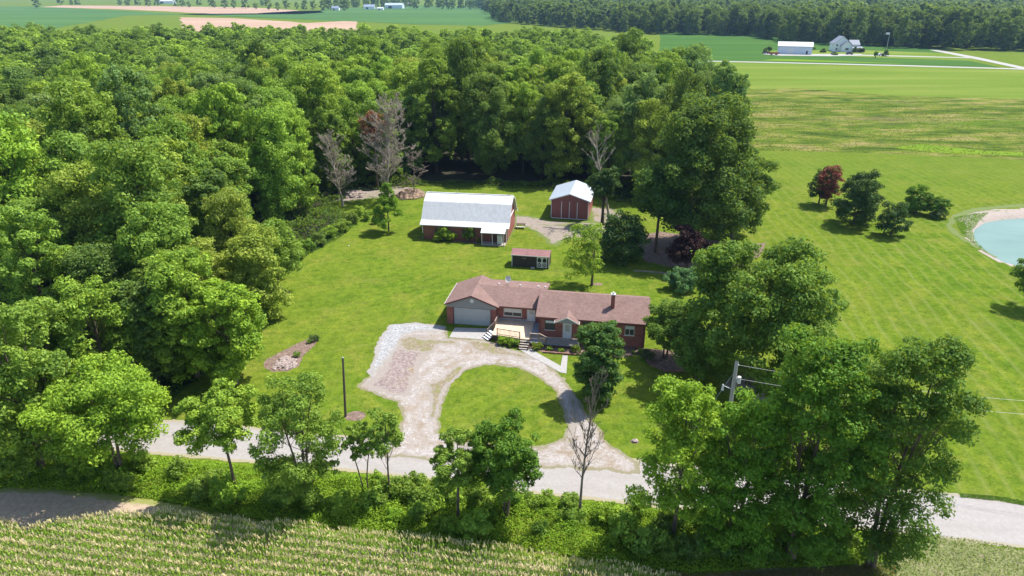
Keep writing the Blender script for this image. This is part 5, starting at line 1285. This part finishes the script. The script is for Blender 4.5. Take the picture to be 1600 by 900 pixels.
for i, (px, py, s) in enumerate([(578, 344, 1.3), (566, 338, 1.5), (552, 350, 1.8), (540, 362, 1.8), (520, 372, 1.6), (505, 382, 1.7), (486, 392, 1.5), (468, 404, 1.7), (452, 418, 1.5), (440, 436, 1.4), (430, 448, 1.5), (424, 472, 1.4), (414, 500, 1.4), (406, 520, 1.3), (590, 350, .9)]):
    sp(px-4, py, s, 'leafy bush in the low fringe of bushes between the left wood and the lawn', [T_MID, T_BRIGHT, T_DARK][i % 3]); bpy.data.objects[-1]
for o in [o for o in C.objects if o.get('label', '').startswith('leafy bush in the low fringe')]: o['group'] = 'bushes fringing the left wood'

# roadside brush between the road and the corn
BR_N = GP([(-200,694),(40,696),(256,716),(544,741),(840,776),(1040,798),(1300,826),(1420,838)])
BR_S = GP([(1400,880),(1330,884),(1200,890),(1080,896),(1000,886),(920,874),(800,858),(620,842),(540,828),(440,818),(340,800),(240,780),(100,768),(-200,752)])
BR = BR_N + BR_S
def undergrowth(name, poly, n, size, hmin, hmax, col, label, seed, fs=.45, power=1.0, edge_f=1.6):
    rg_ = np.random.default_rng(seed); P = np.array(poly); x = rg_.uniform(P[:, 0].min(), P[:, 0].max(), n*4); y = rg_.uniform(P[:, 1].min(), P[:, 1].max(), n*4)
    d = sdf(x, y, poly); k = d < 0; x = x[k][:n]; y = y[k][:n]; d = d[k][:n]
    H = hmin+(hmax-hmin)*np.clip((fbm(x*fs, y*fs, seed, 4)-.28)*2.2, 0, 1)**power*np.clip(-d/edge_f, .1, 1)
    z = H*rg_.uniform(.45, 1.05, len(x))**.7
    nn = unit(rg_.normal(size=(len(x), 3))*.7+[0.25, .2, .9]); s = size*rg_.uniform(.6, 1.4, len(x))
    V, F = quads(np.stack([x, y, z], 1), nn, s, .5, rg_)
    lv = np.clip(.5*rg_.random(len(x))+.6*fbm(x*1.3, y*1.3, seed+4, 3), 0, 1)
    o = link(name, np_mesh(name, V, F, [M['leaf']], attrs=[('lv', 'FACE', lv)])); o.color = (*col, 1)
    tag(o, label, 'undergrowth', kind='stuff'); return o
undergrowth('roadside_brush', BR, 105000, .085, .12, 1.5, (.19, .32, .02), 'rank green weeds and brush filling the ditch between road and corn', 31)
undergrowth('wood_edge_growth', GP([(-100,690),(40,694),(256,660),(250,640),(300,602),(360,566),(402,484),(440,432),(482,398),(532,371),(560,347),(545,340),(500,360),(440,400),(400,440),(360,500),(300,570),(200,600),(0,640)]), 30000, .13, .1, 1.2, (.05, .13, .018), 'low growth and saplings along the edge of the left wood', 33)
undergrowth('verge_grass', GP([(1380,838),(1440,832),(1540,846),(1620,860),(1700,880),(1700,1000),(1250,1000),(1330,884)]), 16000, .06, .03, .30, (.15, .21, .03), 'rough yellowing grass on the verge at the bottom right', 35)
undergrowth('verge_grass', GP([(1500,771),(1560,776),(1640,790),(1640,797),(1560,783),(1500,777)]), 2500, .06, .05, .3, (.07, .17, .02), 'strip of longer grass along the far side of the road at the right', 36)
undergrowth('reddish_weeds', GP([(1000,890),(1080,897),(1200,892),(1330,884),(1400,882),(1400,905),(1200,915),(1050,910)]), 9000, .05, .05, .5, (.17, .115, .05), 'reddish brown dry weeds along the foot of the brush at the bottom', 37)
undergrowth('meadow_tufts', GP([(1130,175),(1200,152),(1300,160),(1420,156),(1560,172),(1700,165),(1850,200),(1800,256),(1600,248),(1400,240),(1190,235),(1150,215)]), 26000, .22, .05, .45, (.085, .12, .025), 'darker weed tufts scattered over the wild meadow', 38, fs=.05, power=2.2)
undergrowth('pond_edge_grass', GP([(1490,340),(1520,334),(1545,332),(1530,345),(1520,360),(1524,376),(1545,396),(1520,380),(1500,362)]), 5000, .10, .03, .3, (.07, .22, .02), 'lush short grass on the bank at the left end of the pond', 39)
undergrowth('understory', [(x, y) for x, y in GP([(-100,640),(30,636),(240,622),(300,592),(360,552),(400,474),(440,425),(480,392),(530,364),(552,344),(520,322),(560,300),(660,291),(860,295),(960,314),(1040,330)])] + [(30, 150), (-60, 150), (-110, 100)], 90000, .26, .2, 3.2, (.06, .12, .018), 'shaded saplings and low growth under the trees of the wood', 41, fs=.25)
k = 0; rs_ = random.Random(77); BRp = np.array(BR)
glab = 'leafy shrub rising out of the weeds in the roadside ditch'
while k < 110:
    x = rs_.uniform(-50, 45); y = rs_.uniform(36, 56); dd = float(sdf(np.array([x]), np.array([y]), BR)[0])
    if dd > -.8: continue
    px_ = 800+FPX*x/(y*math.cos(PITCH)+CH*math.sin(PITCH))
    dens = .45 if px_ < 400 else (.8 if 420 < px_ < 860 else (.35 if px_ < 990 else 1.0))
    if rs_.random() > dens: continue
    near_ = min(((22, 'tree at the left edge'), (160, 'broad bright green tree'), (348, 'light green slim tree'), (466, 'many stemmed darker tree'), (585, 'two thin saplings'), (714, 'thin gappy tree'), (792, 'two stemmed island tree'), (906, 'bare grey tree'), (1072, 'lime green tree'), (1158, 'dense mid green tree'), (1278, 'tallest right tree'), (1405, 'dark wide tree')), key=lambda q: abs(q[0]-px_))
    glab = '%s leafy ditch shrub in the weeds near the %s' % ('yellow green' if k % 4 in (1, 2) and px_ < 990 else 'plain green', near_[1])  # colour words follow the leaf tint picked for each shrub
    shrub(x, y, rs_.uniform(.7, 1.45), glab, [T_MID, T_BRIGHT, T_LIME, T_MID][k % 4] if px_ < 990 else [T_DARK, T_MID][k % 2], 'shrubs in the roadside ditch', 'ditch_shrub', rs_.uniform(.9, 1.35)); k += 1

# corn ------------------------------------------------------------------------
def corn():
    rg_ = np.random.default_rng(5); th = R(-8.5); u = np.array([math.cos(th), math.sin(th)]); v = np.array([-math.sin(th), math.cos(th)])
    poly = GP([(-200,838),(0,832),(50,836),(100,826),(150,818),(260,812),(380,826),(540,842),(700,855),(820,876),(960,892),(1090,925),(1100,1100),(-200,1100)])
    rows = np.arange(-14, 14, .80); al = np.arange(-60, 40, .14)
    A, B_ = np.meshgrid(al, rows); A = A+rg_.uniform(-.05, .05, A.shape); B_ = B_+rg_.normal(0, .02, A.shape)+.5*(fbm(A*.07, B_*.05, 77, 2)-.4)
    x = (A*u[0]+B_*v[0]).ravel(); y = (40+A*u[1]+B_*v[1]).ravel()
    d = sdf(x, y, poly)+1.1*(fbm(x*.5, y*.5, 6)-.5)
    bare = fbm(x*.22, y*.35, 13, 3)
    k = (d < 0) & (y > 30.5) & (bare < .74+.3*np.clip(-d/2, 0, 1)) & (rg_.random(len(x)) < .93); x = x[k]; y = y[k]; d = d[k]
    n = len(x); H = 1.75*np.clip(.55+(-d)*.4, .5, 1)*rg_.uniform(.85, 1.1, n)
    Vs = []; lv = []; mi = []
    for j in range(8):
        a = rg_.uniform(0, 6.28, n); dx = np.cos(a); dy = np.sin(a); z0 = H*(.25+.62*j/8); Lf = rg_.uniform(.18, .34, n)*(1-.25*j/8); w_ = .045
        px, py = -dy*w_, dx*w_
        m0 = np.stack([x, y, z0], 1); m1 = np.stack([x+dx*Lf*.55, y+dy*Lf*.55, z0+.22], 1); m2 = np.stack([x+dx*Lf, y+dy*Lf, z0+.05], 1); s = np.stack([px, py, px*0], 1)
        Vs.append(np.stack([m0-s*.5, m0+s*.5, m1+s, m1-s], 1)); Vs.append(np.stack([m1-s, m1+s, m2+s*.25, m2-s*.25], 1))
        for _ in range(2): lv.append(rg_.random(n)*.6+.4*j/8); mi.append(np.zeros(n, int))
    for j in range(4):   # tassels
        a = rg_.uniform(0, 6.28, n); t_ = rg_.uniform(.04, .22, n) if j else np.zeros(n); dx = np.cos(a); dy = np.sin(a); b0 = np.stack([x, y, H*.94], 1); b1 = np.stack([x+dx*t_, y+dy*t_, H*.94+rg_.uniform(.22, .38, n)], 1); s = np.stack([-dy*.024, dx*.024, dx*0], 1)
        Vs.append(np.stack([b0-s, b0+s, b1+s, b1-s], 1)); lv.append(rg_.random(n)); mi.append(np.ones(n, int))
    V = np.concatenate(Vs).reshape(-1, 3); m = len(V)//4
    m2 = leaf_mat('corn_tassel', .3, .5, 1.0)
    # straw coloured tassels keep their own colour
    for nd in m2.node_tree.nodes:
        if nd.type == 'HUE_SAT':
            for l in list(nd.inputs['Color'].links): m2.node_tree.links.remove(l)
            nd.inputs['Color'].default_value = (.66, .58, .32, 1)
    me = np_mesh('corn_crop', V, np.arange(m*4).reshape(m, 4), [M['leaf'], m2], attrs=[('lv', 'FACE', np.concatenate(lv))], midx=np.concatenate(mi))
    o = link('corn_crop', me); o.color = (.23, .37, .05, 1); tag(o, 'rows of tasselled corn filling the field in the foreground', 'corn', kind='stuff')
    st = []
corn()

# ------------------------------------------------------------------ haze
def haze():
    b = MB(); b.box(-4200, 4200, -60, 6500, -2.8, 62); m = bpy.data.materials.new('haze_air'); m.use_nodes = True; t = m.node_tree
    for n in list(t.nodes): t.nodes.remove(n)
    o_ = t.nodes.new('ShaderNodeOutputMaterial'); v = t.nodes.new('ShaderNodeVolumePrincipled')
    v.inputs['Color'].default_value = (.42, .66, 1.0, 1); v.inputs['Density'].default_value = .00008; v.inputs['Anisotropy'].default_value = .3
    t.links.new(v.outputs[0], o_.inputs['Volume'])
    o = b.build('haze', m); tag(o, kind='stuff')
haze()
